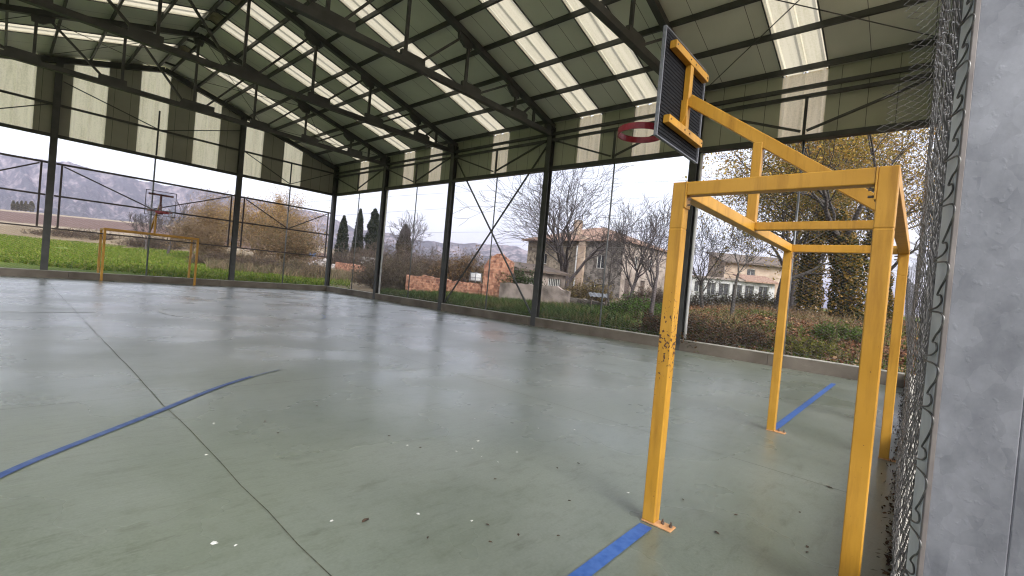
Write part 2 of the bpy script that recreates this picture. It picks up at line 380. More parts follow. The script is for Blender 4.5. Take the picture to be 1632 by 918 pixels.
# ------------------------------------------------------------------ terrain
YS = [-1.34, 3.54, 8.42, 13.31, 18.19, 23.10]
XW, YF, YN = 7.70, 22.97, -1.12
PROF = {
 -700: [(0, .05), (26, .15), (45, .7), (58, 1.3), (66, 2.3), (78, 3.6), (200, 13), (350, 24), (900, 57), (1100, 45), (6000, 0)],
  300: [(0, .05), (26, .15), (45, .7), (58, 1.3), (66, 2.3), (78, 3.6), (200, 12), (350, 21), (900, 50), (1100, 40), (6000, 0)],
  500: [(0, .05), (27, .12), (40, .5), (60, 1.0), (100, 2), (300, 11), (600, 25), (1100, 40), (6000, 0)],
  800: [(0, .05), (16, .15), (25, .35), (50, .9), (150, 2.5), (500, 10), (1100, 30), (6000, 0)],
 1000: [(0, .05), (12, .15), (20, .5), (30, .6), (45, .65), (100, 1.5), (500, 5), (6000, 0)],
 1200: [(0, .05), (8.6, .15), (12, .5), (16, .85), (20, 1.05), (30, 1.2), (50, 1.38), (100, 1.6), (500, 4), (6000, 0)],
 1500: [(0, .05), (8.6, .15), (12, .5), (17, .9), (25, 1.1), (50, 1.4), (500, 4), (6000, 0)],
 2600: [(0, .05), (20, .2), (50, .8), (500, 3), (6000, 0)]}
PK = sorted(PROF)
def uv_of(x, y):
    dx = np.asarray(x, float) - CAM[0]; dy = np.asarray(y, float) - CAM[1]
    t = dx * VF[0] + dy * VF[1]; r = dx * VR[0] + dy * VR[1]
    return 816 + FPX * r / np.maximum(t, .5), t
def ter(x, y, cut=False):
    x = np.asarray(x, float); y = np.asarray(y, float)
    u, t = uv_of(x, y); u = np.clip(u, PK[0], PK[-1]); t = np.maximum(t, 0)
    zs = np.array([np.interp(t, *zip(*PROF[k])) for k in PK])
    z = np.zeros_like(t, float)
    for i in range(len(PK) - 1):
        k0, k1 = PK[i], PK[i + 1]; f = (u - k0) / (k1 - k0); mm = (f >= 0) & (f <= 1)
        z = np.where(mm, zs[i] * (1 - f) + zs[i + 1] * f, z)
    d = np.maximum(np.maximum(np.abs(x) - 8.0, 0), np.maximum(np.maximum(y - 23.3, -1.4 - y), 0))
    f = np.clip(d / 3.0, 0, 1); f = f * f * (3 - 2 * f)
    z = .14 * (1 - f) + z * f
    z = z + f * (fbm(x * .5, y * .5, 3) - .5) * np.clip(.12 + t * .004, 0, .6)
    if cut:
        ins = (np.abs(x) < 7.86) & (y > -1.28) & (y < 23.12)
        z = np.where(ins, -.25, z)
    return z
def tz(x, y): return float(ter(np.array([x]), np.array([y]))[0])

def ground_col(x, y):
    u, t = uv_of(x, y)
    n = fbm(x * .35, y * .35, 9); n2 = fbm(x * 1.7, y * 1.7, 21)
    def C(*c): return np.array(c)[None, :]
    def mix(a, b, f): return a * (1 - f[:, None]) + b * f[:, None]
    sm = lambda a, lo, hi: np.clip((a - lo) / (hi - lo), 0, 1)
    dry = mix(C(.13, .10, .06), C(.22, .17, .11), n)
    green = mix(C(.06, .095, .014), C(.13, .165, .022), sm(n2 * .6 + n * .4, .3, .7))
    litter = mix(C(.075, .042, .028), C(.17, .085, .05), sm(n2, .3, .7))
    plough = mix(C(.105, .066, .055), C(.15, .10, .085), n)
    pale = mix(C(.27, .21, .16), C(.33, .28, .2), n)
    c = dry
    # meadow beyond the far end
    mea = sm(560 + (n - .5) * 160 - u, 0, 60) * sm(60 + (n - .5) * 14 - t, 0, 4)
    c = mix(c, mix(green * 1.15, dry, sm(n, .62, .78) * sm(t, 34, 50)), mea)
    fld = sm(600 - u, 0, 80) * sm(t, 84, 90) * (1 - sm(t, 215, 225)); c = mix(c, plough + 0 * c, fld)
    fld2 = sm(600 - u, 0, 80) * sm(t, 215, 225) * (1 - sm(t, 300, 420)); c = mix(c, pale, fld2)
    pth = sm(600 - u, 0, 80) * sm(t, 74, 78) * (1 - sm(t, 84, 88)); c = mix(c, pale * .9, pth)
    far = sm(t, 400, 600); c = mix(c, mix(C(.10, .095, .06), C(.22, .19, .14), sm(n2 * .5 + fbm(x * .01, y * .01, 5) * .5, .35, .65)), far)
    # right hand bank: leaf litter under the plane trees, nettles further on
    rb = sm(u, 1040, 1100) * sm(28 - t, 0, 3); c = mix(c, litter, rb)
    gr = sm(u, 640, 700) * (1 - sm(u, 1040, 1090)) * sm(30 - t, 0, 4); c = mix(c, mix(green * .8, dry * .7, sm(n, .5, .7)), gr)
    g3 = sm(u, 1030, 1100) * sm(t, 24, 27) * (1 - sm(t, 60, 70)); c = mix(c, green * .75, g3)
    return c
M_ground = colmat('mixed_ground', .95, 9, .35, bump=.5)
rad = [0.6]
while rad[-1] < 90: rad.append(rad[-1] * 1.017 + .01)
while rad[-1] < 5200: rad.append(rad[-1] * 1.06)
rad = np.array(rad)
a0 = math.atan2(VF[1], VF[0])
ang = np.concatenate([np.arange(-62, 62, .22), np.arange(62, 298, 4)]); ang = a0 + np.radians(ang)
AA, RR = np.meshgrid(ang, rad)
GX = CAM[0] + RR * np.cos(AA); GY = CAM[1] + RR * np.sin(AA)
na, nr = len(ang), len(rad)
gz = ter(GX.ravel(), GY.ravel(), True)
V = np.stack([GX.ravel(), GY.ravel(), gz], 1)
idx = np.arange(na * nr).reshape(nr, na)
ii = idx[:-1, :]; jj = idx[1:, :]
F = np.stack([ii, np.roll(ii, -1, 1), np.roll(jj, -1, 1), jj], -1).reshape(-1, 4)
cen = len(V); V = np.vstack([V, [[CAM[0], CAM[1], float(V[0, 2])]]])
gc = ground_col(V[:, 0], V[:, 1])
F = np.vstack([F, np.stack([np.full(na, cen), np.roll(idx[0], -1), idx[0], idx[0]], -1)]) if False else F
o = npmesh('terrain', V, F, M_ground, C=gc, smooth=True); tag(o, kind='structure')

# mountain range, 0.9 to 2.4 km away
RIDGE = np.array([(-800, 215), (-500, 225), (-250, 240), (0, 247), (30, 250), (100, 259), (170, 276), (235, 292), (300, 301), (360, 311), (408, 319), (461, 333), (507, 341), (534, 352), (560, 364), (609, 371), (673, 384), (720, 387), (775, 389), (815, 393), (845, 401), (870, 412), (900, 424), (950, 441), (1000, 458), (1100, 470), (1300, 489)], float)
us = np.arange(-500, 1200, 1.5); rows = np.linspace(0, 1.2, 170)
UU, SS = np.meshgrid(us, rows)
jt = (fbm(UU * .012, SS * 3, 31) - .5) * 120
T = 900 + SS * 1250 + jt * SS
hor = 376.4 + .0902 * UU
ridge = np.interp(UU, RIDGE[:, 0], RIDGE[:, 1]) + (fbm(UU * .06, 0 * UU, 77) - .5) * 5
Zr = CAM[2] + (hor - ridge) * T / FPX
foot = np.interp(UU, [-800, 0, 300, 500, 800, 1000, 1300], [52, 50, 42, 34, 20, 3, -4])
p = np.clip(SS, 0, 1); prof = p ** 1.15
wob = UU + 60 * p
gul = np.abs(fbm(wob * .018, SS * 1.2, 51, 5) - .5) * 2
Zm = foot + (Zr - foot) * prof - gul * (Zr - foot) * .42 * np.sin(np.pi * np.clip(p, 0, 1)) ** .8
Zm = np.where(SS > 1, Zm - (SS - 1) * 500, Zm)
Zm = np.where(SS <= 0.0, -30, Zm)
D = (UU - 816) / FPX
hd = (hor - 459) / FPX
MX = CAM[0] + T * (VF[0] + VR[0] * D - VU[0] * hd); MY = CAM[1] + T * (VF[1] + VR[1] * D - VU[1] * hd)
n1 = fbm(wob * .13, SS * 26, 61, 5); n2 = fbm(wob * .30, SS * 50, 71, 4); n3 = fbm((UU - 260 * SS) * .16, SS * 5, 81, 4)
pale = np.clip((n1 * .45 + n3 * .35 + gul * .35 - .44) / .16, 0, 1) * np.clip((SS - .12) / .25, 0, 1)
pale = np.clip(pale * np.clip((n2 - .28) * 3.2, 0, 1.3), 0, 1)
ca = np.array((.06, .06, .062))[None, None]; cb = np.array((.23, .195, .20))[None, None]
MC = ca * (1 - pale[..., None]) + cb * pale[..., None]
low = np.clip((.16 - SS) / .1, 0, 1)[..., None]; MC = MC * (1 - low) + np.array((.13, .11, .075)) * low
nu, ns = len(us), len(rows); id2 = np.arange(nu * ns).reshape(ns, nu)
F = np.stack([id2[:-1, :-1], id2[:-1, 1:], id2[1:, 1:], id2[1:, :-1]], -1).reshape(-1, 4)
M_mount = colmat('limestone_scrub', .95, .03, .35)
o = npmesh('mountain_range', np.stack([MX.ravel(), MY.ravel(), Zm.ravel()], 1), F, M_mount, C=MC.reshape(-1, 3), smooth=True); tag(o, kind='structure')

# air
hm = bpy.data.materials.new('pale_air'); hm.use_nodes = True; t = hm.node_tree; t.nodes.clear()
pv = mnode(t, 'ShaderNodeVolumePrincipled'); pv.inputs['Color'].default_value = (.74, .73, 1.0, 1); pv.inputs['Density'].default_value = .00014; pv.inputs['Anisotropy'].default_value = 0
mo = mnode(t, 'ShaderNodeOutputMaterial'); t.links.new(pv.outputs[0], mo.inputs['Volume'])
HAZE = True
if HAZE:
    o = MB().box(-2600, 5600, -2600, 5600, -60, 620).build('haze', hm); tag(o, kind='stuff')

# ------------------------------------------------------------------ court floor, joints, lines
fl = MB().box(-7.85, 7.85, -1.3, 23.0, -.15, 0).build('court_floor', M_floor); tag(fl, kind='structure')
def strip(name, pts, wd, z, mat):
    pts = np.array(pts, float); d = np.gradient(pts, axis=0); d /= np.linalg.norm(d, axis=1)[:, None]; n = np.stack([-d[:, 1], d[:, 0]], 1)
    b = MB()
    for i in range(len(pts) - 1):
        p = [pts[i] - n[i] * wd / 2, pts[i + 1] - n[i + 1] * wd / 2, pts[i + 1] + n[i + 1] * wd / 2, pts[i] + n[i] * wd / 2]
        b.quad(*[(q[0], q[1], z) for q in p])
    return tag(b.build(name, mat), kind='structure')
def wavy(p0, p1, n=60, a=.004):
    p0, p1 = np.array(p0), np.array(p1); s = np.linspace(0, 1, n)[:, None]
    return p0 + (p1 - p0) * s + np.random.default_rng(int(abs(p0[0]) * 100)).normal(0, a, (n, 2))
for x, wd in ((-3.2, .006), (.2, .004), (3.55, .004)): strip('floor_joint', wavy((x - .04, -1.0), (x + .1, 22.9)), wd, .003, M_joint)
for y in (4.25, 12.1): strip('floor_joint', wavy((-7.6, y), (7.6, y - .05)), .004, .0045, M_joint)
strip('floor_joint', wavy((2.43, 4.26), (6.85, -.12)), .007, .0035, M_joint)
strip('court_marking', [(-7.4, -.05), (-4, -.05), (-1.62, -.05)], .078, .006, M_bluegoal)
strip('court_marking', [(1.62, -.05), (4, -.05), (6.5, -.05)], .078, .006, M_bluegoal)
cx = np.array([(-4.75, 1.9), (-4.21, 2.76), (-3.83, 3.12), (-3.2, 3.73), (-2.63, 4.34), (-1.94, 4.83), (-1.57, 4.97)])
s = np.linspace(0, 1, 40); q = np.linspace(0, 1, len(cx))
arc = np.stack([np.interp(s, q, cx[:, 0]), np.interp(s, q, cx[:, 1])], 1)
for _ in range(12): arc[1:-1] = (arc[:-2] + arc[1:-1] * 2 + arc[2:]) / 4
strip('court_marking', arc[:31], .058, .006, M_blue); strip('court_marking', arc[30:36], .04, .0062, M_bluefaint)
th = np.linspace(2.6, 3.6, 20); strip('court_marking', np.stack([1.75 * np.cos(th), 11.5 + 1.75 * np.sin(th)], 1), .07, .006, M_whiteworn)
th = np.linspace(-.75, -.1, 20); strip('court_marking', np.stack([1.85 * np.cos(th), 11.5 + 1.75 * np.sin(th)], 1), .06, .006, M_blueworn)
strip('court_marking', [(-7.5, 11.42), (-4, 11.42), (-2.9, 11.4)], .06, .006, M_whiteworn)

# ------------------------------------------------------------------ pavilion
PAV = thing('sports_pavilion', 'large open steel pavilion with pitched grey green roof and pale skylight strips', 'pavilion', (0, 11, 0))
RZ = lambda x: 8.95 - .287 * abs(x)         # rafter centre line
RS = lambda x: 9.14 - .287 * abs(x)         # underside of roof sheet
def ibeam(h=.2, b=.2, tf=.016, tw=.011):
    return [(-h/2, -b/2), (-h/2 + tf, -b/2), (-h/2 + tf, -tw/2), (h/2 - tf, -tw/2), (h/2 - tf, -b/2), (h/2, -b/2), (h/2, b/2), (h/2 - tf, b/2), (h/2 - tf, tw/2), (-h/2 + tf, tw/2), (-h/2 + tf, b/2), (-h/2, b/2)]
for sx in (1, -1):
    for y in YS:
        MB().prism([(a + sx * 7.79, b + y) for a, b in ibeam()], 2, 0.002, 6.66).build('column', M_steel, PAV)
for y in (YS[0], YS[-1]):
    for x in (3.1, -3.1):
        MB().prism([(b + x, a + y) for a, b in ibeam()], 2, 0.002, RZ(x) - .06).build('column', M_steel, PAV)
# trusses: chords, struts, diagonals, gussets
def truss(y):
    b = MB()
    for s in (1, -1): b.bar((0, y, RZ(0)), (s * 7.86, y, RZ(7.86)), .15, .16)
    b.bar((-7.7, y, 6.42), (7.7, y, 6.42), .15, .15)
    T = b.build('roof_truss', M_steel, PAV)
    def sub(name, mb): return mb.build(name, M_steel, T)
    sub('strut', MB().bar((0, y, 6.49), (0, y, 8.88), .07, .07))
    for s in (1, -1):
        for x in (1.93, 3.87, 5.9, 6.8): sub('strut', MB().bar((s * x, y, 6.49), (s * x, y, RZ(x) - .07), .07, .07))
        for xa, xb in ((.3, 1.75), (2.35, 3.65), (4.4, 5.55), (6.2, 6.6)):
            sub('diagonal', MB().bar((s * xa, y, 6.55), (s * xb, y, RZ(xb) - .12), .06, .06))
        for x in (1.93, 3.87, 5.9):
            sub('gusset', MB().prism([(s * (x - .12), 6.5), (s * (x + .56), 6.5), (s * (x + .56), 6.63), (s * (x + .46), 6.66), (s * (x - .12), 6.66)], 1, y - .05, y + .05))
            zr = lambda q: RZ(q) - .085
            sub('gusset', MB().prism([(s * (x - .38), zr(x - .38)), (s * (x + .12), zr(x + .12)), (s * (x + .10), zr(x) - .2), (s * (x - .14), zr(x) - .2), (s * (x - .36), zr(x - .36) - .14)], 1, y - .045, y + .045))
    sub('gusset', MB().prism([(-.42, 6.5), (.62, 6.5), (.62, 6.66), (-.32, 6.66)], 1, y - .05, y + .05))
    sub('gusset', MB().prism([(-.16, 8.82), (.16, 8.82), (.12, 8.62), (-.12, 8.62)], 1, y - .045, y + .045))
    sub('gusset', MB().box(7.45, 7.68, y - .06, y + .06, 6.5, 6.68)); sub('gusset', MB().box(-7.68, -7.45, y - .06, y + .06, 6.5, 6.68))
    return T
T0 = truss(YS[1])
for y in YS[2:5]:
    c = copy_tree(T0, PAV); c.location = (c.location[0], c.location[1] + y - YS[1], c.location[2])
for y in (YS[0], YS[-1]):
    b = MB()
    for s in (1, -1): b.bar((0, y, RZ(0) - .02), (s * 7.86, y, RZ(7.86) - .02), .16, .2)
    b.build('gable_rafter', M_steel, PAV)
# purlins
for s in (1, -1):
    for x in (.22, 1.2, 2.28, 3.36, 4.44, 5.52, 6.6, 7.72):
        z = RS(x) - .085
        MB().prism([(s * x - .03, z - .045), (s * x + .03, z - .045), (s * x + .03, z + .08), (s * x - .03, z + .08)], 1, -1.42, 23.2).build('purlin', M_steel, PAV)
for y in np.arange(-.5, 23, 1.63): MB().box(-.19, .19, y - .03, y + .03, RS(.2) - .12, RS(.2) - .05).build('ridge_spacer', M_steel, PAV)
# roof panels and skylights
STR = [(.76, 1.67), (4.62, 5.5), (6.6, 7.43), (10.48, 11.32), (14.28, 15.12), (16.2, 17.03), (20.05, 20.9)]
YE = (-1.55, 23.3)
edges = [YE[0]] + [v for ab in STR for v in ab] + [YE[1]]
opaque = [(edges[i], edges[i + 1]) for i in range(0, len(edges), 2)]
XE = 8.0
for s in (1, -1):
    for a, b_ in opaque:
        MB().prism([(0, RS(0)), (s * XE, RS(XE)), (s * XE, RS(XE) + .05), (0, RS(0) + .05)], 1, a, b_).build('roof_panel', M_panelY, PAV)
    for a, b_ in STR:
        w_ = b_ - a; m_ = (a + b_) / 2
        pr = [(a, .0), (a + .05, .03), (a + .10, 0), (m_ - .07, 0), (m_ - .035, .035), (m_ + .035, .035), (m_ + .07, 0), (b_ - .10, 0), (b_ - .05, .03), (b_, 0)]
        mb = MB(); n = 0
        for x in (.0, XE):
            for yy, dz in pr: mb.v.append((s * x, yy, RS(x) + .012 + dz))
        k = len(pr)
        for i in range(k - 1): mb.f.append((i, i + 1, k + i + 1, k + i))
        mb.build('skylight_strip', M_sky, PAV)
        fr = MB()
        for yy in (a, b_): fr.prism([(.0, RS(0) - .004), (s * XE, RS(XE) - .004), (s * XE, RS(XE) - .03), (.0, RS(0) - .03)], 1, yy - .012, yy + .012)
        fr.build('skylight_edge', M_steel, PAV)
MB().prism([(-.3, RS(.3) + .07), (0, RS(0) + .08), (.3, RS(.3) + .07), (.3, RS(.3) + .09), (0, RS(0) + .1), (-.3, RS(.3) + .09)], 1, *YE).build('ridge_cap', M_panelY, PAV)
# long walls: cladding, strips, lintel, girts and bracing
for s in (1, -1):
    x0, x1 = sorted((s * 7.94, s * 7.985))
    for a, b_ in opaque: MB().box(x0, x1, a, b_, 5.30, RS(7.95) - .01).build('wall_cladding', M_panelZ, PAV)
    for a, b_ in STR:
        mb = MB()
        pr = [(a, 0), (a + .08, .02), (a + .14, 0), ((a + b_) / 2 - .06, 0), ((a + b_) / 2, .02), ((a + b_) / 2 + .06, 0), (b_ - .14, 0), (b_ - .08, .02), (b_, 0)]
        k = len(pr); xm = s * 7.96
        for z in (5.30, RS(7.95) - .01):
            for yy, dx in pr: mb.v.append((xm + s * dx, yy, z))
        for i in range(k - 1): mb.f.append((i, i + 1, k + i + 1, k + i))
        mb.build('translucent_panel', M_ty, PAV)
    MB().box(*sorted((s * 7.74, s * 7.93)), YS[0] + .1, YS[-1] - .11, 5.215, 5.33).build('lintel_beam', M_steel, PAV)
    MB().box(*sorted((s * 7.72, s * 7.79)), YS[0] + .1, YS[-1] - .11, 6.37, 6.46).build('girt', M_steel, PAV)
    MB().box(*sorted((s * 7.72, s * 7.79)), YS[0] + .1, YS[-1] - .11, 6.17, 6.25).build('girt', M_steel, PAV)
    for i in range(5):
        ya, yb = YS[i], YS[i + 1]; ym = (ya + yb) / 2
        MB().box(*sorted((s * 7.735, s * 7.785)), ym - .03, ym + .03, 5.335, 6.165).build('brace', M_steel, PAV)
        MB().bar((s * 7.70, ya + .12, 6.2), (s * 7.70, ym - .06, 5.4), .045, .05).build('brace', M_steel, PAV)
        MB().bar((s * 7.70, yb - .12, 6.2), (s * 7.70, ym + .06, 5.4), .045, .05).build('brace', M_steel, PAV)
    b = MB().bar((s * 7.83, YS[2] + .15, 6.1), (s * 7.83, YS[3] - .15, .34), .04, .05); b.build('cross_brace', M_steel, PAV)
    b = MB().bar((s * 7.80, YS[2] + .15, .34), (s * 7.80, YS[3] - .15, 6.1), .04, .05); b.build('cross_brace', M_steel, PAV)
# gables
for y, sg in ((YS[-1] + .14, 1), (YS[0] - .14, -1)):
    GP = [(-6.55, -5.58), (-4.62, -3.66), (-2.7, -1.7), (-.72, .26), (1.21, 2.2), (3.15, 4.06), (5.04, 5.98)]
    ex = [-7.98] + [v for ab in GP for v in ab] + [7.98]
    y0, y1 = sorted((y, y + sg * .045))
    for i in range(0, len(ex), 2):
        a, b_ = ex[i], ex[i + 1]
        poly = [(a, 5.30), (b_, 5.30), (b_, RS(b_) - .01)] + ([(0, RS(0) - .01)] if a < 0 < b_ else []) + [(a, RS(a) - .01)]
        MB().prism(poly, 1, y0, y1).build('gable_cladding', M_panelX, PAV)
    for a, b_ in GP:
        xs_ = sorted([a, a + .08, a + .14, (a + b_) / 2 - .05, (a + b_) / 2, (a + b_) / 2 + .05, b_ - .14, b_ - .08, b_] + ([0.0] if a < 0 < b_ else []))
        mb = MB(); k = len(xs_)
        rib = {round(a + .08, 4): .02, round((a + b_) / 2, 4): .02, round(b_ - .08, 4): .02}
        for q in (0, 1):
            for xx in xs_: mb.v.append((xx, y + sg * (.015 + rib.get(round(xx, 4), 0)), 5.30 if q == 0 else RS(xx) - .01))
        for i in range(k - 1): mb.f.append((i, i + 1, k + i + 1, k + i))
        mb.build('translucent_panel', M_tx, PAV)
    yc = y - sg * .14
    MB().box(-7.68, 7.68, yc + .005, yc + .13, 5.215, 5.33).build('lintel_beam', M_steel, PAV)
    MB().box(-7.68, 7.68, yc + .03, yc + .09, 6.38, 6.46).build('girt', M_steel, PAV)
    for xm, xa, xb in ((0, -2.97, 2.97), (5.4, 3.22, 7.6), (-5.4, -7.6, -3.22)):
        zt = 7.3 if xm == 0 else 6.4; zb_ = 6.42 if xm == 0 else 5.36
        MB().bar((xm - .04, yc - .02 * sg, zb_), (xa, yc - .02 * sg, zt), .03, .035).build('brace', M_steel, PAV)
        MB().bar((xm + .04, yc - .02 * sg, zb_), (xb, yc - .02 * sg, zt), .03, .035).build('brace', M_steel, PAV)
        MB().box(xm - .1 if xm == 0 else xm - .03, xm - .04 if xm == 0 else xm + .03, yc - .03, yc + .002, 5.34, 7.2 if xm == 0 else 6.37).build('brace', M_steel, PAV)
# wind bracing rods under the roof sheet of the end bays
for ya, yb in ((YS[4], YS[5]), (YS[0], YS[1])):
    for s in (1, -1):
        for xa, xb in ((7.6, 3.9), (3.9, .3)):
            MB().tube([(s * xa, ya + .1, RZ(xa) - .02), (s * xb, yb - .1, RZ(xb) - .02)], .011, 6).build('brace_rod', M_steel, PAV)
            MB().tube([(s * xa, yb - .1, RZ(xa) - .05), (s * xb, ya + .1, RZ(xb) - .05)], .011, 6).build('brace_rod', M_steel, PAV)
# downpipes beside two columns
for y in (YS[4], YS[1]):
    MB().tube([(7.86, y - .15, .28), (7.86, y - .15, 5.0), (7.87, y - .15, 5.2)], .042, 10).build('downpipe', M_white, PAV, True)

# low concrete walls round the court
def kerb(name, label, mb, top):
    r = thing(name, label, 'low wall', (0, 0, 0)); 
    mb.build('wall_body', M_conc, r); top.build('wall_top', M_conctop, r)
def kerbline(p0, p1, inward, label, jn=2.4):
    """a cast concrete upstand 0.28 m high, from p0 to p1, its face on that line, cut by joints"""
    p0, p1 = np.array(p0, float), np.array(p1, float); Lk = np.linalg.norm(p1 - p0); d = (p1 - p0) / Lk; n_ = -np.array(inward, float)
    body = MB(); top = MB(); k = max(1, round(Lk / jn)); rr = np.random.default_rng(int(Lk * 10))
    for i in range(k):
        a, b_ = p0 + d * (Lk * i / k + .004), p0 + d * (Lk * (i + 1) / k - .004)
        m = rr.normal(0, .003)
        for mb, z0, z1, o0, o1 in ((body, -.2, .272, m, .2), (top, .272, .288, m - .002, .202)):
            q = len(mb.v)
            pts = [a + n_ * o0, b_ + n_ * o0, b_ + n_ * o1, a + n_ * o1]
            mb.v += [(x, y, z0) for x, y in pts] + [(x, y, z1) for x, y in pts]
            mb.f += [tuple(q + v for v in f) for f in ((3, 2, 1, 0), (4, 5, 6, 7), (0, 1, 5, 4), (1, 2, 6, 5), (2, 3, 7, 6), (3, 0, 4, 7))]
    kerb('concrete_kerb', label, body, top)
kerbline((XW, -1.05), (XW, 23.17), (-1, 0), 'low stained concrete wall under the posts along the right side of the court')
kerbline((-7.5, YF), (XW - .01, YF), (0, -1), 'low concrete wall behind the far yellow goal, at the edge of the green meadow')
yw = lambda x: -1.154 + .0088 * (x - .4)
kerbline((-3.2, yw(-3.2)), (XW - .01, yw(XW)), (0, 1), 'low concrete wall below the loose wire mesh beside the near yellow goal')
kerbline((-XW, -1.3), (-XW, 23.17), (1, 0), 'low concrete wall along the left side of the court')

# ------------------------------------------------------------------ chain link
def chain(Lx, Hz, wr, sides, pitch=.07, amp=.0016, sub=1):
    """arrays of a diamond mesh in the plane x-z: zigzag wires hooked into each other"""
    nw = int(Lx / pitch); nk = int(Hz / (pitch / 2)) + 1
    k = np.arange(nk); zz = k * pitch / 2
    i = np.arange(nw)[:, None]
    par = (k[None, :] + i) % 2
    x = i * pitch + np.where(par == 0, -.04, 1.04) * pitch
    P = np.stack([x, np.where(par == 0, amp, -amp), zz + 0 * x], -1)    # nw,nk,3
    return P, nw, nk
def chain_mesh(P, wr, sides):
    nw, nk, _ = P.shape
    d = np.gradient(P, axis=1); d /= np.linalg.norm(d, axis=2)[..., None]
    # zigzag: use the vertical as tube frame
    e1 = np.array((1., 0, 0)); e2 = np.array((0, 1., 0)); an = np.arange(sides) * 2 * math.pi / sides + .3
    V = P[:, :, None, :] + np.asarray(wr)[..., None, None] * (1.35 * np.cos(an)[:, None] * e1 + np.sin(an)[:, None] * e2)
    V = V.reshape(-1, 3)
    b = (np.arange(nw)[:, None, None] * nk + np.arange(nk - 1)[None, :, None]) * sides
    k = np.arange(sides)[None, None, :]; k2 = (k + 1) % sides
    F = np.stack([b + k, b + k2, b + sides + k2, b + sides + k], -1).reshape(-1, 4)
    return V, F
# one bay of the right hand fence, copied along the wall
G_F = 'wire mesh panels between the right hand posts'
P, _, _ = chain(4.66, 4.9, .0014, 3)
P = P[:, :, [1, 0, 2]]
Vc, Fc = chain_mesh(P * 1.0, .0014, 3)
first = None
bay_lab = ['wire mesh fence panel nearest the yellow goal, in front of the ivy covered trunks',
           'wire mesh fence panel in front of the small bare trees right of the stone house',
           'wire mesh fence panel with a crossed steel brace, in front of the brick ruin',
           'wire mesh fence panel in front of the bramble and long low brick wall',
           'wire mesh fence panel at the far corner, in front of the three cypresses']
for i in (1, 0, 2, 3, 4):
    ya = YS[i] + .11
    if first is None:
        first = thing('chain_link_fence', bay_lab[i], 'wire fence', (7.9, ya, .29), None)
        wm = npmesh('wire_mesh', Vc + np.array((7.9, ya, .3)), Fc, M_wire, first)
        MB().tube([(7.88, ya + 2.33, .2), (7.88, ya + 2.33, 5.24)], .024, 10).build('fence_pole', M_grey, first, True)
        tw = MB()
        for z in (.36, 2.7, 5.1): tw.tube([(7.9, ya, z), (7.9, ya + 4.66, z)], .002, 4)
        tw.build('tension_wire', M_wire, first)
    else:
        c = copy_tree(first); c.location = (7.9, ya, .29); c['label'] = bay_lab[i]
# far wall: framed mesh panels
far_lab = {0: 'framed wire mesh panel with brown rails behind the far yellow goal, by the meadow',
           1: 'framed wire mesh panel with brown rails in front of the golden willows',
           -1: 'framed wire mesh panel with brown rails in front of the poplar row'}
yfence = YF + .12
for k, (xa, xb) in {0: (-3.0, 3.0), 1: (3.2, 7.68), -1: (-7.68, -3.2)}.items():
    r = thing('framed_fence', far_lab[k], 'wire fence', ((xa + xb) / 2, yfence, .29))
    Pf, _, _ = chain(xb - xa - .05, 4.9, .0014, 3); Vf, Ff = chain_mesh(Pf, .0013, 3)
    npmesh('wire_mesh', Vf + np.array((xa + .05, yfence + .09, .3)), Ff, M_wire, r)
    xm = (xa + xb) / 2 - (.08 if k == 0 else 0)
    MB().tube([(xm, yfence + .03, .2), (xm, yfence + .03, 5.21)], .03, 10).build('fence_pole', M_grey, r, True)
    for z, h in ((4.25, .07), (3.06, .06), (1.85, .05)): MB().box(xa + .01, xb - .01, yfence - .06, yfence - .01, z - h / 2, z + h / 2).build('rail', M_rail, r)
    for x in (xa + .17, xb - .17): MB().box(x - .03, x + .03, yfence - .055, yfence - .012, 1.88, 4.21).build('frame_upright', M_rail, r)
    MB().bar((xa + .22, yfence - .085, 4.18), (xm - .05, yfence - .085, 3.1), .025, .045).build('frame_diagonal', M_rail, r)
    MB().bar((xb - .22, yfence - .085, 4.18), (xm + .05, yfence - .085, 3.1), .025, .045).build('frame_diagonal', M_rail, r)

# the loose mesh of the near end, seen almost edge on
def bulge(x, z):
    sm = lambda a: np.clip(a, 0, 1) ** 2 * (3 - 2 * np.clip(a, 0, 1))
    low = np.interp(z, [0, .6, 1.3, 2, 5], [.006, .02, .034, .03, .02]) * sm((x + 3.0) / 2.2)
    b2 = .115 * np.interp(z, [0, .5, 1.0, 1.6, 2.4, 5], [0, 0, .15, .7, 1, 1]) * sm((x - 1.7) / 1.0) * (1 - sm((x - 4) / 3))
    return b2 + low * (1 - sm((x - .3) / 5) * .8)
nf = thing('chain_link_fence', 'loose bulging wire mesh between the galvanised post and the near yellow goal', 'wire fence', (-3.37, -1.2, .29))
Pn, nw, nk = chain(10.9, 4.9, .0017, 4, .044)
wob = np.random.default_rng(3)
S = Pn[:, :, 0]; Z = Pn[:, :, 2] + .31
S = S + (fbm(S * 1.1, Z * 1.1, 5) - .5) * .04; Z = Z + (fbm(S * 1.2, Z * 1.2, 6) - .5) * .05
sm = lambda a: np.clip(a, 0, 1) ** 2 * (3 - 2 * np.clip(a, 0, 1))
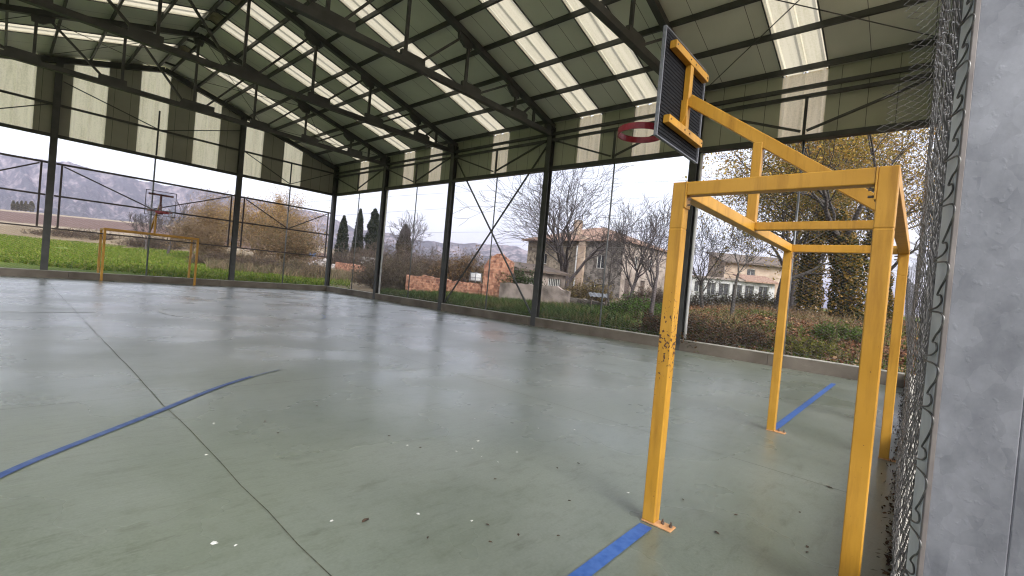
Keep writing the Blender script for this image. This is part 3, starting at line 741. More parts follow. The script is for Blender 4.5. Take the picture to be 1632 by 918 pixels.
# above the goal the torn free end of the mesh curls into the court
th_ = np.radians(84) * sm((Z - 1.95) / .55) + (fbm(Z * 1.5, Z * 0, 15) - .5) * .5 * sm((Z - 2.1) / .3)
s0 = 3.25 + .10 * np.sin(Z * 2.3) - .16 * (Z - 2.4); rad0 = .13
phi = np.clip((S - s0) / rad0, 0, np.maximum(th_, 1e-4)); rest = np.maximum(S - s0 - rad0 * np.maximum(th_, 1e-4), 0)
X = np.minimum(S, s0) + rad0 * np.sin(phi) + rest * np.cos(np.maximum(th_, 1e-4))
Yo = rad0 * (1 - np.cos(phi)) + rest * np.sin(np.maximum(th_, 1e-4)) * (S > s0)
X = X - 3.37
Yb = yw(X) - .012 + bulge(X, Z) + Yo + (fbm(S * 2.2, Z * 1.6, 8) - .5) * .05 * np.clip((X + 3.2) / .8, .15, 1)
Yb = Yb + Pn[:, :, 1] * 2.2 + wob.normal(0, .0018, X.shape)
Pd = np.stack([X + wob.normal(0, .0018, X.shape), Yb, Z], -1)
V1, F1 = chain_mesh(Pd, np.where((S > 3.0) & (Z > 2), .0025, .0017), 5)
sv_ = np.repeat(np.broadcast_to(S, X.shape).ravel(), 5); zv_ = np.repeat(Z.ravel(), 5)
fs, fz = sv_[F1].mean(1), zv_[F1].mean(1)
torn = 3.60 + .03 * np.sin(fz * 9) + .03 * np.sin(fz * 23 + 1) - .16 * (fz - 2.4)
F1 = F1[~((fs > torn) & (fz > 1.98 + .05 * np.sin(fs * 11)))]
keep = np.zeros(len(V1), bool); keep[F1.ravel()] = True; new = np.cumsum(keep) - 1; V1 = V1[keep]; F1 = new[F1]
npmesh('wire_mesh', V1, F1, M_wirenear, nf, smooth=True)

# galvanised post right in front of the camera, with the mesh tied to it
def galv():
    m, t, b = newmat('galvanised_zinc')
    tc = mnode(t, 'ShaderNodeTexCoord'); mp = mnode(t, 'ShaderNodeMapping'); mp.inputs['Scale'].default_value = (1, 1, .8)
    t.links.new(tc.outputs['Object'], mp.inputs[0])
    nw_ = mnode(t, 'ShaderNodeTexNoise'); nw_.inputs['Scale'].default_value = 40; nw_.inputs['Detail'].default_value = 3; t.links.new(mp.outputs[0], nw_.inputs['Vector'])
    mxv = mnode(t, 'ShaderNodeMix', data_type='RGBA'); mxv.inputs['Factor'].default_value = .018; t.links.new(mp.outputs[0], mxv.inputs['A']); t.links.new(nw_.outputs['Color'], mxv.inputs['B'])
    v = mnode(t, 'ShaderNodeTexVoronoi'); v.inputs['Scale'].default_value = 48; t.links.new(mxv.outputs['Result'], v.inputs['Vector'])
    sp = mnode(t, 'ShaderNodeSeparateColor'); t.links.new(v.outputs['Color'], sp.inputs[0])
    n = mnode(t, 'ShaderNodeTexNoise'); n.inputs['Scale'].default_value = 9; n.inputs['Detail'].default_value = 7; n.inputs['Roughness'].default_value = .65; t.links.new(mp.outputs[0], n.inputs['Vector'])
    a = mnode(t, 'ShaderNodeMath', operation='MULTIPLY_ADD'); a.inputs[1].default_value = .09; t.links.new(sp.outputs[0], a.inputs[0]); t.links.new(n.outputs['Fac'], a.inputs[2])
    r = mnode(t, 'ShaderNodeValToRGB'); e = r.color_ramp.elements
    e[0].position = .38; e[0].color = (.10, .106, .122, 1); e[1].position = .78; e[1].color = (.23, .24, .265, 1)
    t.links.new(a.outputs[0], r.inputs[0]); t.links.new(r.outputs[0], b.inputs['Base Color'])
    b.inputs['Metallic'].default_value = .15; b.inputs['Roughness'].default_value = .5
    n2 = mnode(t, 'ShaderNodeTexNoise'); n2.inputs['Scale'].default_value = 130; n2.inputs['Detail'].default_value = 2; t.links.new(mp.outputs[0], n2.inputs['Vector'])
    r2 = mnode(t, 'ShaderNodeMapRange'); r2.inputs['From Min'].default_value = .60; r2.inputs['From Max'].default_value = .74; t.links.new(n2.outputs['Fac'], r2.inputs['Value'])
    bp = mnode(t, 'ShaderNodeBump'); bp.inputs['Strength'].default_value = .16; bp.inputs['Distance'].default_value = .001
    ad = mnode(t, 'ShaderNodeMath', operation='MULTIPLY_ADD'); ad.inputs[1].default_value = .5; t.links.new(n.outputs['Fac'], ad.inputs[0]); t.links.new(r2.outputs[0], ad.inputs[2])
    t.links.new(ad.outputs[0], bp.inputs['Height']); t.links.new(bp.outputs[0], b.inputs['Normal'])
    return m
M_galv = galv()
M_galvlit = noisemat('zinc_painted_lit', (.42, .44, .46), (.6, .62, .64), 12, .5)  # brighter copy of the post zinc, light on the narrow side painted in
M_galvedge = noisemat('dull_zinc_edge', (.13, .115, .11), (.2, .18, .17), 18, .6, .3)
GP0 = np.array((-3.445, -1.199))           # near left corner of the post
gp = thing('galvanised_post', 'wide galvanised steel post right beside the camera with wire loops tied round it', 'post', (GP0[0], GP0[1], 0))
aa = R_(-6.0)      # turned a little so that its narrow side shows
ex_ = np.array((math.cos(aa), math.sin(aa))); ey_ = np.array((-math.sin(aa), math.cos(aa)))
ex_ = np.array((math.cos(R_(8)), math.sin(R_(8)))); ey_ = np.array((-ex_[1], ex_[0]))
def gpt(a, b): q = GP0 + ex_ * a - ey_ * b; return (q[0], q[1])
sec = [gpt(0, .006), gpt(.001, .002), gpt(.003, 0), gpt(.07, 0), gpt(.07, .081), gpt(.0, .081)]
MB().prism(sec, 2, 0, 5.2).build('post_body', M_galv, gp, bevel=.0015)
MB().prism([gpt(.004, -.0004), gpt(.068, -.0004), gpt(.068, -.0012), gpt(.004, -.0012)], 2, 0, 5.2).build('lit_side_face', M_galvlit, gp)  # thin skin over the narrow side, its brightness put into the colour
e_ = [gpt(-.0025, .0), gpt(.0005, -.0015), gpt(.0005, .0035), gpt(-.0025, .0055)]
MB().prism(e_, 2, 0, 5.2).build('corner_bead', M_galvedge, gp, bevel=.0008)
# second leg of the frame, seen at the lower right
sec2 = [gpt(.004, .0818), gpt(.06, .0818), gpt(.06, .12), gpt(.004, .12)]
MB().prism(sec2, 2, 0, 5.2).build('frame_leg', M_galv, gp, bevel=.002)
# tension bar with the gathered mesh edge and the loops that tie it to the post
tb = thing('tension_bar', 'dark bar with bunched mesh edge and wire loops, left of the galvanised post', 'tension bar', (-3.365, -1.205, .3))
MB().tube([(-3.372, -1.1975, .3), (-3.37, -1.199, 2.6), (-3.37, -1.199, 5.1)], .0042, 8).build('bar', M_wiredark, tb, True)
lp = MB(); rr = np.random.default_rng(8)
for q in range(5):
    ph = rr.uniform(0, 6); pts = []
    for z in np.arange(.3, 4.9, .0125):
        k = z / .075 * math.pi + ph
        pts.append((-3.372 + .010 * math.sin(k * (1 + .02 * q)) + .006 * math.sin(z * 3 + q), -1.1975 + .0045 * math.cos(k * 1.0 + q) + .0035 * (q % 3 - 1), z))
    lp.tube(pts, .0017, 5)
lp.build('bunched_wire', M_wiredark, tb, True)
tl = MB(); z = .34
while z < 4.9:
    h = rr.uniform(.055, .08); pts = []
    a0_ = rr.uniform(.012, .02)
    path = [(.045, -.008, 0), (.018, -.004, .004), (.004, -.0022, .012), (.010, -.003, .022), (.026, -.005, .02), (.012, -.003, .034), (.001, -.002, h * .62), (-.0035, .001, h * .85), (.0, -.002, h * 1.0), (.04, -.008, h * 1.02)]
    for a, b, dz in path:
        qx, qy = gpt(a, b); pts.append((qx, qy, z + dz))
    P_ = np.array(pts); s_ = np.linspace(0, len(P_) - 1, 36); P2 = np.stack([np.interp(s_, range(len(P_)), P_[:, c]) for c in range(3)], 1)
    for _ in range(2): P2[1:-1] = (P2[:-2] + 2 * P2[1:-1] + P2[2:]) / 4
    tl.tube(P2, .0013, 6); z += h * rr.uniform(1.0, 1.15)
tl.build('tie_wire', M_wirenear, tb, True)

# ------------------------------------------------------------------ goals with basket
def goal(near):
    my = M_yel if near else M_yelfar
    lab = 'near yellow goal frame with a slatted black backboard and red hoop on a sloping arm' if near else 'far yellow goal frame with a clear backboard and red hoop, in front of the meadow'
    g = thing('goal_with_basket', lab, 'goal', (0, 0, 0), 'yellow goals with baskets')
    w_ = .078; D_ = 1.06; H = 2.08; xo = 1.5 + w_
    bv = .005
    for sx in (-1, 1):
        for y1 in (0, -D_ + w_):
            x0, x1 = sorted((sx * xo, sx * 1.5))
            zj = 1.80 if y1 == 0 else 1.79
            p_ = MB().box(x0, x1, y1 - w_, y1, .012, zj - .0015).box(x0 + .002, x1 - .002, y1 - w_ + .002, y1 - .002, zj - .01, zj + .01).box(x0, x1, y1 - w_, y1, zj + .0015, H).build('goal_post', my, g, bevel=bv)
            MB().box(x0 - .002, x1 + .002, y1 - w_ - .105, y1 + .004, .001, .0115).build('base_plate', M_plate, p_, bevel=.004)
            for dy in (-.035, -.085):
                xx = (x0 + x1) / 2 + .008
                MB().tube([(xx, y1 - w_ + dy, .011), (xx, y1 - w_ + dy, .024)], .011, 6).tube([(xx, y1 - w_ + dy, .02), (xx, y1 - w_ + dy, .042)], .0055, 8).build('bolt', M_bolt, p_)
    MB().box(-1.5, 1.5, -w_, 0, H - .08, H).build('crossbar', my, g, bevel=bv)
    MB().box(-1.5, 1.5, -D_, -D_ + w_, H - .08, H).build('rear_bar', my, g, bevel=bv)
    for sx in (-1, 1):
        x0, x1 = sorted((sx * (xo - .001), sx * 1.505))
        sb = MB().box(x0, x1, -D_ + w_ + .008, -w_ - .008, H - .082, H - .002).build('side_bar', my, g, bevel=bv)
        for yy in (-w_ - .004, -D_ + w_ + .004):
            MB().box(x0 - .003, x1 + .003, yy - .0038, yy + .0038, H - .155, H + .001).build('flange', my, sb, bevel=.001)
            for z in (H - .105, H - .138):
                s_ = -1 if yy > -.5 else 1
                MB().tube([((x0 + x1) / 2 - .02, yy - .012 * 1, z), ((x0 + x1) / 2 - .02, yy + .028 * (s_ if s_ > 0 else -1), z)], .006, 8).build('bolt', M_bolt, sb)
    MB().box(-.035, .035, -D_ + w_ + .002, -w_ - .002, H - .065, H).build('centre_bar', my, g, bevel=bv)
    # arm: from the rear bar up over a strut to the board
    q0, q1, q2 = (-.93, 2.17), (-.03, 2.80), (.60, 3.26)
    ab = MB()
    dvec = np.array((q2[0] - q0[0], q2[1] - q0[1])); dvec /= np.linalg.norm(dvec); nv = np.array((-dvec[1], dvec[0])) * .05
    c0 = np.array(q0) - dvec * .06; c1 = np.array(q2)
    ab.prism([tuple(c0 - nv), tuple(c1 - nv), tuple(c1 + nv), tuple(c0 + nv)], 0, -.03, .03)
    ab.build('arm', my, g, bevel=bv)
    MB().box(-.034, .034, -w_ + .001, -.001, H + .001, 2.765).build('arm_strut', my, g, bevel=bv)
    mb_ = my if near else M_redbrown
    MB().box(-.036, .036, .601, .655, 2.95, 3.585).build('board_upright', mb_, g, bevel=.003)
    for z in (2.96, 3.62):
        h = MB().box(-.41, .41, .596, .656, z - .035, z + .035).build('board_rail', mb_, g, bevel=.003)
        for x in (-.38, -.06, .06, .38): MB().tube([(x, .59, z), (x, .6, z)], .008, 8).build('bolt', M_bolt, h)
    # small brace plate at the foot of the upright
    MB().prism([(.655, 2.995), (.655, 3.25), (.602, 3.25), (.602, 3.1)], 0, -.06, -.037).build('brace_plate', mb_, g)
    z0, z1 = 2.80, 3.745; hw = .485
    if near:
        bd = MB().box(-hw, hw, .676, .688, z0, z1).build('backboard', M_black, g)
        ru = MB()
        n = 30
        for k in range(n):
            z = z0 + (z1 - z0) * (k + .5) / n
            ru.box(-hw + .02, hw - .02, .664, .677, z - .0125, z + .0125)
        ru.build('backing_rib', M_black, bd, bevel=.002)
        e = MB().box(-hw - .018, -hw, .66, .69, z0 - .01, z1 + .01).box(hw, hw + .018, .66, .69, z0 - .01, z1 + .01).box(-hw, hw, .66, .69, z1 - .0, z1 + .01).box(-hw, hw, .66, .69, z0 - .01, z0)
        e.build('board_edge', M_boardedge, bd)
        ft = MB().box(-hw, hw, .6885, .692, z0, z1); ft.build('board_face', M_boardedge, bd)
    else:
        bd = MB().box(-hw, hw, .664, .676, z0, z1).build('backboard', M_clear, g)
        e = MB()
        for x0, x1, za, zb in ((-hw - .02, -hw, z0, z1), (hw, hw + .02, z0, z1), (-hw - .02, hw + .02, z1, z1 + .02), (-hw - .02, hw + .02, z0 - .02, z0)): e.box(x0, x1, .66, .68, za, zb)
        e.build('board_edge', M_rail, bd)
    # hoop: flat band ring with bracket
    cy_ = 1.075 if near else 1.06; zr = 3.02 if near else 2.90
    hp = MB(); nn = 40
    for r_, za, zb in ((.225, -.03, .03),):
        for k in range(nn):
            t0_, t1_ = 2 * math.pi * k / nn, 2 * math.pi * (k + 1) / nn
            i_, o_ = r_ - .008, r_ + .008
            P0 = [(o_ * math.cos(t0_), o_ * math.sin(t0_)), (o_ * math.cos(t1_), o_ * math.sin(t1_)), (i_ * math.cos(t1_), i_ * math.sin(t1_)), (i_ * math.cos(t0_), i_ * math.sin(t0_))]
            hp.quad(*[(x, cy_ + y, zr + zb) for x, y in P0]); hp.quad(*[(x, cy_ + y, zr + za) for x, y in P0[::-1]])
            hp.quad((P0[0][0], cy_ + P0[0][1], zr + za), (P0[1][0], cy_ + P0[1][1], zr + za), (P0[1][0], cy_ + P0[1][1], zr + zb), (P0[0][0], cy_ + P0[0][1], zr + zb))
            hp.quad((P0[3][0], cy_ + P0[3][1], zr + zb), (P0[2][0], cy_ + P0[2][1], zr + zb), (P0[2][0], cy_ + P0[2][1], zr + za), (P0[3][0], cy_ + P0[3][1], zr + za))
    h = hp.build('hoop', M_red, g, fixn=False)
    MB().box(-.09, .09, .693, .703, zr - .06, zr + .05).prism([(-.06, .703), (.06, .703), (.12, cy_ - .19), (-.12, cy_ - .19)], 2, zr - .012, zr + .012).build('hoop_bracket', M_red, h)
    return g
def clearmat():
    m, t, b = newmat('clear_plastic'); 
    g = mnode(t, 'ShaderNodeBsdfTransparent'); g.inputs[0].default_value = (.93, .94, .95, 1)
    gl = mnode(t, 'ShaderNodeBsdfGlossy'); gl.inputs['Roughness'].default_value = .1
    ms = mnode(t, 'ShaderNodeMixShader'); ms.inputs[0].default_value = .012
    t.links.new(g.outputs[0], ms.inputs[1]); t.links.new(gl.outputs[0], ms.inputs[2]); t.links.new(ms.outputs[0], t.nodes['Material Output'].inputs[0]); return m
M_clear = clearmat()
goal(True)
fg = goal(False); fg.location = (0, 22.60, 0); fg.rotation_euler = (0, 0, math.pi)

# ------------------------------------------------------------------ plants
def leafquads(C, s, rr, aspect=.6, up=0.0):
    """random little quads at points C with size s"""
    n = len(C); d = rr.normal(0, 1, (n, 3)); d[:, 2] += up; d /= np.linalg.norm(d, axis=1)[:, None]
    e = rr.normal(0, 1, (n, 3)); e -= (e * d).sum(1)[:, None] * d; e /= np.linalg.norm(e, axis=1)[:, None]
    f = np.cross(d, e); s = np.broadcast_to(np.asarray(s), (n,))[:, None] * rr.uniform(.6, 1.3, (n, 1))
    V = np.stack([C - e * s, C - f * s * aspect, C + e * s, C + f * s * aspect], 1).reshape(-1, 3)
    return V, np.arange(4 * n).reshape(n, 4)
def blades(X, Y, Z, h, wd, rr, lean=.35):
    n = len(X); a = rr.uniform(0, 2 * math.pi, n); l = rr.normal(0, lean, (n, 2)) * h[:, None]
    b = np.stack([X, Y, Z], 1); s = np.stack([np.cos(a), np.sin(a), 0 * a], 1) * wd[:, None] / 2
    m = b + np.stack([l[:, 0] * .35, l[:, 1] * .35, h * .6], 1); t_ = b + np.stack([l[:, 0], l[:, 1], h], 1)
    V = np.stack([b - s, b + s, m + s * .8, m - s * .8, t_ + s * .15, t_ - s * .15], 1).reshape(-1, 3)
    k = np.arange(n)[:, None] * 6
    F = np.concatenate([k + np.array([[0, 1, 2, 3]]), k + np.array([[3, 2, 4, 5]])]).astype(int)
    return V, F
def pal(n, cols, rr, wts=None, per=4, var=.25):
    c = np.array(cols)[rr.choice(len(cols), n, p=wts)] * rr.uniform(1 - var, 1 + var, (n, 1)); return np.repeat(c, per, 0)
M_leaf = colmat('leaves', .6, 0, 0, .45); M_blade = colmat('blades', .7, 0, 0, .25); M_litter = colmat('dry_leaves', .8, 0, 0, .1)
M_bark = noisemat('grey_bark', (.045, .038, .034), (.10, .086, .078), 6, .9, 0, .6, 20, stretch=(1, 1, .3), bdist=.05)
M_barkp = noisemat('purple_grey_bark', (.045, .037, .038), (.10, .083, .082), 6, .9, 0, .4, 20, stretch=(1, 1, .3), bdist=.03)
M_barkt = noisemat('tan_bark', (.13, .09, .055), (.24, .17, .10), 6, .9)
M_barkd = noisemat('dark_bark', (.03, .027, .025), (.075, .065, .055), 6, .9, 0, .6, 18, stretch=(1, 1, .3), bdist=.05)

def grow(rr, base, H, r0, levels, kids, trunk=.3, ang=(.5, .95), up=.10, jit=.16, lean=(0, 0), shrink=.68, fork=2, pk=.6):
    lines = []; tips = []
    def br(p, d, L_, r, lv):
        n = 6 if lv < 2 else (4 if lv < 4 else 3)
        pts = [p.copy()]; rs = [r]; st = L_ / n
        for i in range(n):
            d = d + rr.normal(0, jit, 3) * (1 if lv else .5) + np.array((0, 0, up)); d /= np.linalg.norm(d)
            p = p + d * st; pts.append(p.copy()); f = (i + 1) / n
            rr_ = r * (1 - .5 * f) if lv < levels else r * (1 - .75 * f); rs.append(rr_)
            if lv < levels and (f > (.45 if lv == 0 else .2)):
                for _ in range(kids[lv]):
                    if rr.random() < pk: child(p, d, L_, rr_, lv)
        lines.append((np.array(pts), np.array(rs), lv))
        if lv < levels:
            for _ in range(fork): child(p, d, L_, rs[-1] * 1.1, lv, .8)
        else: tips.append(p)
    def child(p, d, L_, r, lv, sc=1.0):
        a = rr.uniform(*ang) * sc; e = rr.normal(0, 1, 3); e -= (e @ d) * d; e /= np.linalg.norm(e)
        nd = d * math.cos(a) + e * math.sin(a)
        base_l = H * (1 - trunk) * .42 if lv == 0 else L_ * shrink
        br(p, nd, base_l * rr.uniform(.75, 1.2), r * rr.uniform(.5, .7), lv + 1)
    d0 = np.array((lean[0], lean[1], 1.0)); d0 /= np.linalg.norm(d0)
    br(np.array(base, float), d0, H * trunk, r0, 0)
    return lines, np.array(tips)
def tubes(lines, minr=.004):
    """all branch polylines -> V,F (quads)"""
    Vs = []; Fs = []; n0 = 0
    for pts, rs, lv in lines:
        n = 8 if lv == 0 else (6 if lv == 1 else (4 if lv == 2 else 3))
        m = len(pts); d = np.gradient(pts, axis=0); d /= np.linalg.norm(d, axis=1)[:, None] + 1e-9
        ref = np.array((.31, .2, .1)); a = np.cross(d, ref); a /= np.linalg.norm(a, axis=1)[:, None] + 1e-9; b = np.cross(d, a)
        an = np.arange(n) * 2 * math.pi / n; r = np.maximum(rs, minr)[:, None, None]
        V = pts[:, None, :] + r * (np.cos(an)[None, :, None] * a[:, None, :] + np.sin(an)[None, :, None] * b[:, None, :])
        Vs.append(V.reshape(-1, 3)); i = np.arange(m - 1)[:, None] * n; k = np.arange(n)[None, :]; k2 = (k + 1) % n
        Fs.append((np.stack([i + k, i + k2, i + n + k2, i + n + k], -1) + n0).reshape(-1, 4)); n0 += m * n
    return np.vstack(Vs), np.vstack(Fs)
def fit_h(lines, tips, base, H):
    """scale the tree so that its top stands H above its base"""
    top = max(l[0][:, 2].max() for l in lines) - base[2]; k = H / top; b = np.array(base)
    return [((p - b) * k + b, r * k ** .5, lv) for p, r, lv in lines], (tips - b) * k + b
def tree(name, label, u, t, H, r0, seed, mat, levels=4, kids=(2, 2, 1, 1), leaf=None, group=None, minr=.006, zoff=0, ivy=None, cat='tree', wide=1.0, pos=None, **kw):
    x, y = pos if pos else at(u, t); z = tz(x, y) - .05 + zoff; rr = np.random.default_rng(seed)
    r = thing(name, label, cat, (x, y, z), group)
    lines, tips = grow(rr, (x, y, z), H, r0, levels, kids, **kw)
    lines, tips = fit_h(lines, tips, (x, y, z), H)
    if wide != 1:
        b = np.array((x, y, z)); sc = np.array((wide, wide, 1)); lines = [((p - b) * sc + b, q, lv) for p, q, lv in lines]; tips = (tips - b) * sc + b
    V, F = tubes(lines, minr); npmesh('trunk', V, F, mat, r, smooth=True)
    if leaf:
        n, s, sp, cols, keep = leaf
        tp = tips[rr.random(len(tips)) < keep]
        if len(tp):
            C = np.repeat(tp, n, 0) + rr.normal(0, sp, (len(tp) * n, 3))
            V, F = leafquads(C, s, rr); npmesh('crown', V, F, M_leaf, r, C=pal(len(C), cols, rr))
    if ivy:
        n, hi, sp, cols, s = ivy
        pts = np.vstack([p for p, q, lv in lines if lv == 0]); rad_ = np.concatenate([q for p, q, lv in lines if lv == 0])
        ok = pts[:, 2] < z + hi; pts = pts[ok]; rad_ = rad_[ok]
        # points between trunk vertices
        tr_ = [l for l in lines if l[2] == 0][0][0]
        zz = rr.uniform(0, 1, n) ** 1.15 * (min(hi, tr_[-1][2] - z))
        cx_ = np.interp(zz + z, tr_[:, 2], tr_[:, 0]); cy_ = np.interp(zz + z, tr_[:, 2], tr_[:, 1])
        a = rr.uniform(0, 2 * math.pi, n); lump = .55 + .9 * fbm(a * 1.2 + seed, zz * 1.6, seed, 3)
        rad2 = r0 + sp * (.4 + 1.7 * np.clip(lump - .5, 0, 1)) * (1.25 - .6 * zz / max(zz.max(), .1)) * rr.uniform(.3, 1, n)
        C = np.stack([cx_ + rad2 * np.cos(a), cy_ + rad2 * np.sin(a), z + zz], 1)
        if len(pts) > 3:
            k = rr.integers(0, len(pts), n // 2); C2 = pts[k] + rr.normal(0, sp * .6, (n // 2, 3)); C = np.vstack([C, C2])
        V, F = leafquads(C, s, rr); npmesh('ivy', V, F, M_leaf, r, C=pal(len(C), cols, rr))
    return r
TAN = [(.40, .26, .05), (.46, .31, .07), (.30, .17, .04), (.33, .27, .06), (.15, .12, .03)]
GOLD = [(.38, .24, .08), (.32, .19, .07), (.25, .15, .07), (.34, .25, .12)]
IVYC = [(.05, .06, .018), (.11, .09, .02), (.22, .14, .03), (.32, .20, .045), (.025, .03, .012)]
YG = [(.16, .14, .03), (.22, .16, .035), (.10, .10, .025), (.26, .16, .04)]
# plane trees by the near right bay
tree('plane_tree', 'slimmer ivy clad plane tree behind the thin rear yellow post, left of the thickest trunk', 1292, 24, 12, .28, 21, M_barkd, 5, (2, 1, 1, 1, 0), (19, .066, .34, TAN, .95), None, trunk=.42, up=.07, pk=.5, ivy=(5200, 4.8, .26, IVYC, .07))
tree('plane_tree', 'thickest ivy clad plane tree just left of the big yellow corner post', 1345, 20, 12.5, .33, 22, M_barkd, 5, (2, 1, 1, 1, 0), (19, .066, .34, TAN, .95), None, trunk=.42, up=.07, pk=.5, ivy=(6500, 4.8, .26, IVYC, .07))
tree('plane_tree', 'ivy clad plane tree partly behind the big yellow corner post', 1402, 25, 12, .28, 23, M_barkd, 5, (2, 1, 1, 1, 0), (19, .066, .34, TAN, .95), None, trunk=.42, up=.07, pk=.5, ivy=(4800, 4.8, .26, IVYC, .07))
tree('plane_tree', 'dark bare trunked tree with yellow green leaves in front of the white house', 1243, 23, 8.5, .27, 24, M_barkd, 4, (2, 1, 1, 1), (18, .06, .32, YG, .95), None, trunk=.40, up=.04, wide=1.15)
tree('plane_tree', 'tall orange leaved tree rising behind the sloping yellow arm', 1262, 33, 13.5, .35, 25, M_barkp, 5, (2, 1, 1, 1, 0), (12, .075, .38, TAN, .8), None, trunk=.35, up=.10)
# bare trees by the stone house
tree('walnut_tree', 'large many stemmed bare tree in front of the stone house', 903, 32, 10.2, .36, 31, M_barkp, 5, (3, 1, 1, 1, 0), None, None, minr=.010, trunk=.20, ang=(.3, .75), up=.04, wide=1.2, pk=.62)
tree('fruit_tree', 'slim bare tree standing just left of the near yellow post', 1041, 16.5, 5.0, .085, 32, M_barkp, 4, (2, 1, 1, 1), None, None, minr=.006, trunk=.42, ang=(.35, .8), up=.10)
tree('fruit_tree', 'bare tree between the stone house doors and the slim fence pole', 1005, 26, 6.6, .14, 33, M_barkp, 4, (2, 1, 1, 1), None, None, minr=.009, trunk=.36, ang=(.4, .85), up=.09)
tree('fruit_tree', 'small bare tree with a few yellow green leaves in front of the white house windows', 1167, 17, 4.2, .085, 34, M_barkd, 4, (2, 1, 1, 1), (3, .05, .16, YG, .3), None, minr=.006, trunk=.40, ang=(.5, .95), up=.07)
tree('fruit_tree', 'bare bushy tree at the right edge of the near post, before the white house', 1120, 24, 5.6, .12, 35, M_barkd, 4, (2, 1, 1, 1), (2, .06, .2, YG, .15), None, minr=.008, trunk=.25, ang=(.5, 1.0), up=.06)
tree('fruit_tree', 'thin bare sapling trunk beside the tilted metal sheet', 972, 20, 4.0, .05, 36, M_bark, 3, (1, 2, 1), None, None, minr=.005, trunk=.6, ang=(.4, .8), up=.12)
tree('bare_tree', 'tall bare tree far behind the three cypresses, right of them', 652, 60, 8.6, .2, 41, M_barkp, 4, (2, 1, 1, 1), None, None, minr=.018, trunk=.3, ang=(.35, .8), up=.08)
tree('bare_tree', 'bare grey tree behind the far clear backboard', 268, 52, 6.4, .16, 42, M_barkp, 4, (2, 1, 1, 1), None, None, minr=.014, trunk=.3, ang=(.35, .8), up=.07)
tree('bare_tree', 'smaller bare tree left of the far clear backboard', 232, 58, 6.0, .14, 43, M_barkp, 4, (2, 1, 1, 1), None, None, minr=.014, trunk=.3, ang=(.35, .8), up=.07)
# golden willows left
tree('willow_tree', 'golden leaved willow right of the middle far post', 412, 46, 8.0, .28, 51, M_barkt, 4, (3, 2, 1, 1), (15, .06, .32, GOLD, .9), None, trunk=.18, up=.07, minr=.012)
tree('willow_tree', 'tan leaved willow left of the middle far post', 345, 50, 7.6, .28, 52, M_barkt, 4, (3, 2, 1, 1), (14, .06, .34, [(.26, .17, .08), (.21, .13, .07), (.3, .2, .08)], .75), None, trunk=.18, up=.07, minr=.012)
tree('willow_tree', 'dull golden bushy tree below the blue sign, right of the golden willow', 446, 42, 5.2, .2, 53, M_barkt, 4, (3, 2, 1, 1), (12, .06, .32, [(.24, .15, .07), (.18, .11, .06), (.10, .09, .04)], .75), None, trunk=.15, up=.05, minr=.012)
tree('poplar_tree', 'narrow orange poplar rising behind the willows', 440, 62, 9.0, .2, 54, M_barkt, 4, (2, 2, 2, 1), (9, .05, .25, [(.36, .20, .08), (.3, .16, .07)], .8), None, trunk=.5, up=.5, ang=(.2, .45), wide=.4, minr=.014)
tree('willow_tree', 'low tan thicket tree left of the willows, behind the far goal', 305, 47, 4.6, .16, 55, M_barkt, 4, (3, 2, 1, 1), (10, .06, .32, [(.22, .15, .08), (.17, .11, .06)], .6), None, trunk=.12, up=.03, minr=.012)

def conifer(label, u, t, H, Rm, seed, shape, name='cypress_tree', cols=((.012, .02, .012), (.022, .03, .016), (.035, .04, .02))):
    x, y = at(u, t); z = tz(x, y); rr = np.random.default_rng(seed); r = thing(name, label, 'tree', (x, y, z))
    MB().tube([(x, y, z), (x, y, z + H * .9)], [.2, .05], 7).build('trunk', M_barkd, r)
    n = 5200; h = rr.uniform(0, 1, n); a = rr.uniform(0, 2 * math.pi, n)
    prof = np.interp(h, *zip(*shape)); lump = .62 + .75 * fbm(a * 1.9, h * 7, seed, 3)
    q = Rm * prof * lump * rr.uniform(.3, 1, n) ** .5
    C = np.stack([x + q * np.cos(a), y + q * np.sin(a), z + h * H], 1)
    V, F = leafquads(C, .2, rr, .45); npmesh('crown', V, F, M_leaf, r, C=pal(n, cols, rr)); return r
CYP = [(0, .3), (.06, .8), (.25, 1), (.6, .85), (.85, .5), (1, .08)]
conifer('dark narrow cypress at the far corner, leftmost of three', 542, 72, hz(542, 350, 72) - .8, .95, 61, CYP)
conifer('tallest slimmest dark cypress, middle one of three', 567, 70, hz(567, 339, 70) - .8, .85, 62, [(0, .3), (.06, .9), (.3, 1), (.6, .75), (.85, .45), (1, .05)])
conifer('ragged broad dark conifer, rightmost of three by the far post', 590, 66, hz(590, 337, 66) - .8, 1.45, 63, [(0, .2), (.1, .8), (.2, .5), (.3, 1), (.42, .6), (.5, .9), (.62, .5), (.72, .75), (.85, .3), (.92, .35), (1, .05)], 'fir_tree')
conifer('dark brown conifer among bare branches right of the far post', 640, 64, hz(640, 362, 64) - .8, 1.2, 64, CYP, 'cypress_tree', ((.05, .04, .025), (.07, .06, .03), (.035, .035, .02)))
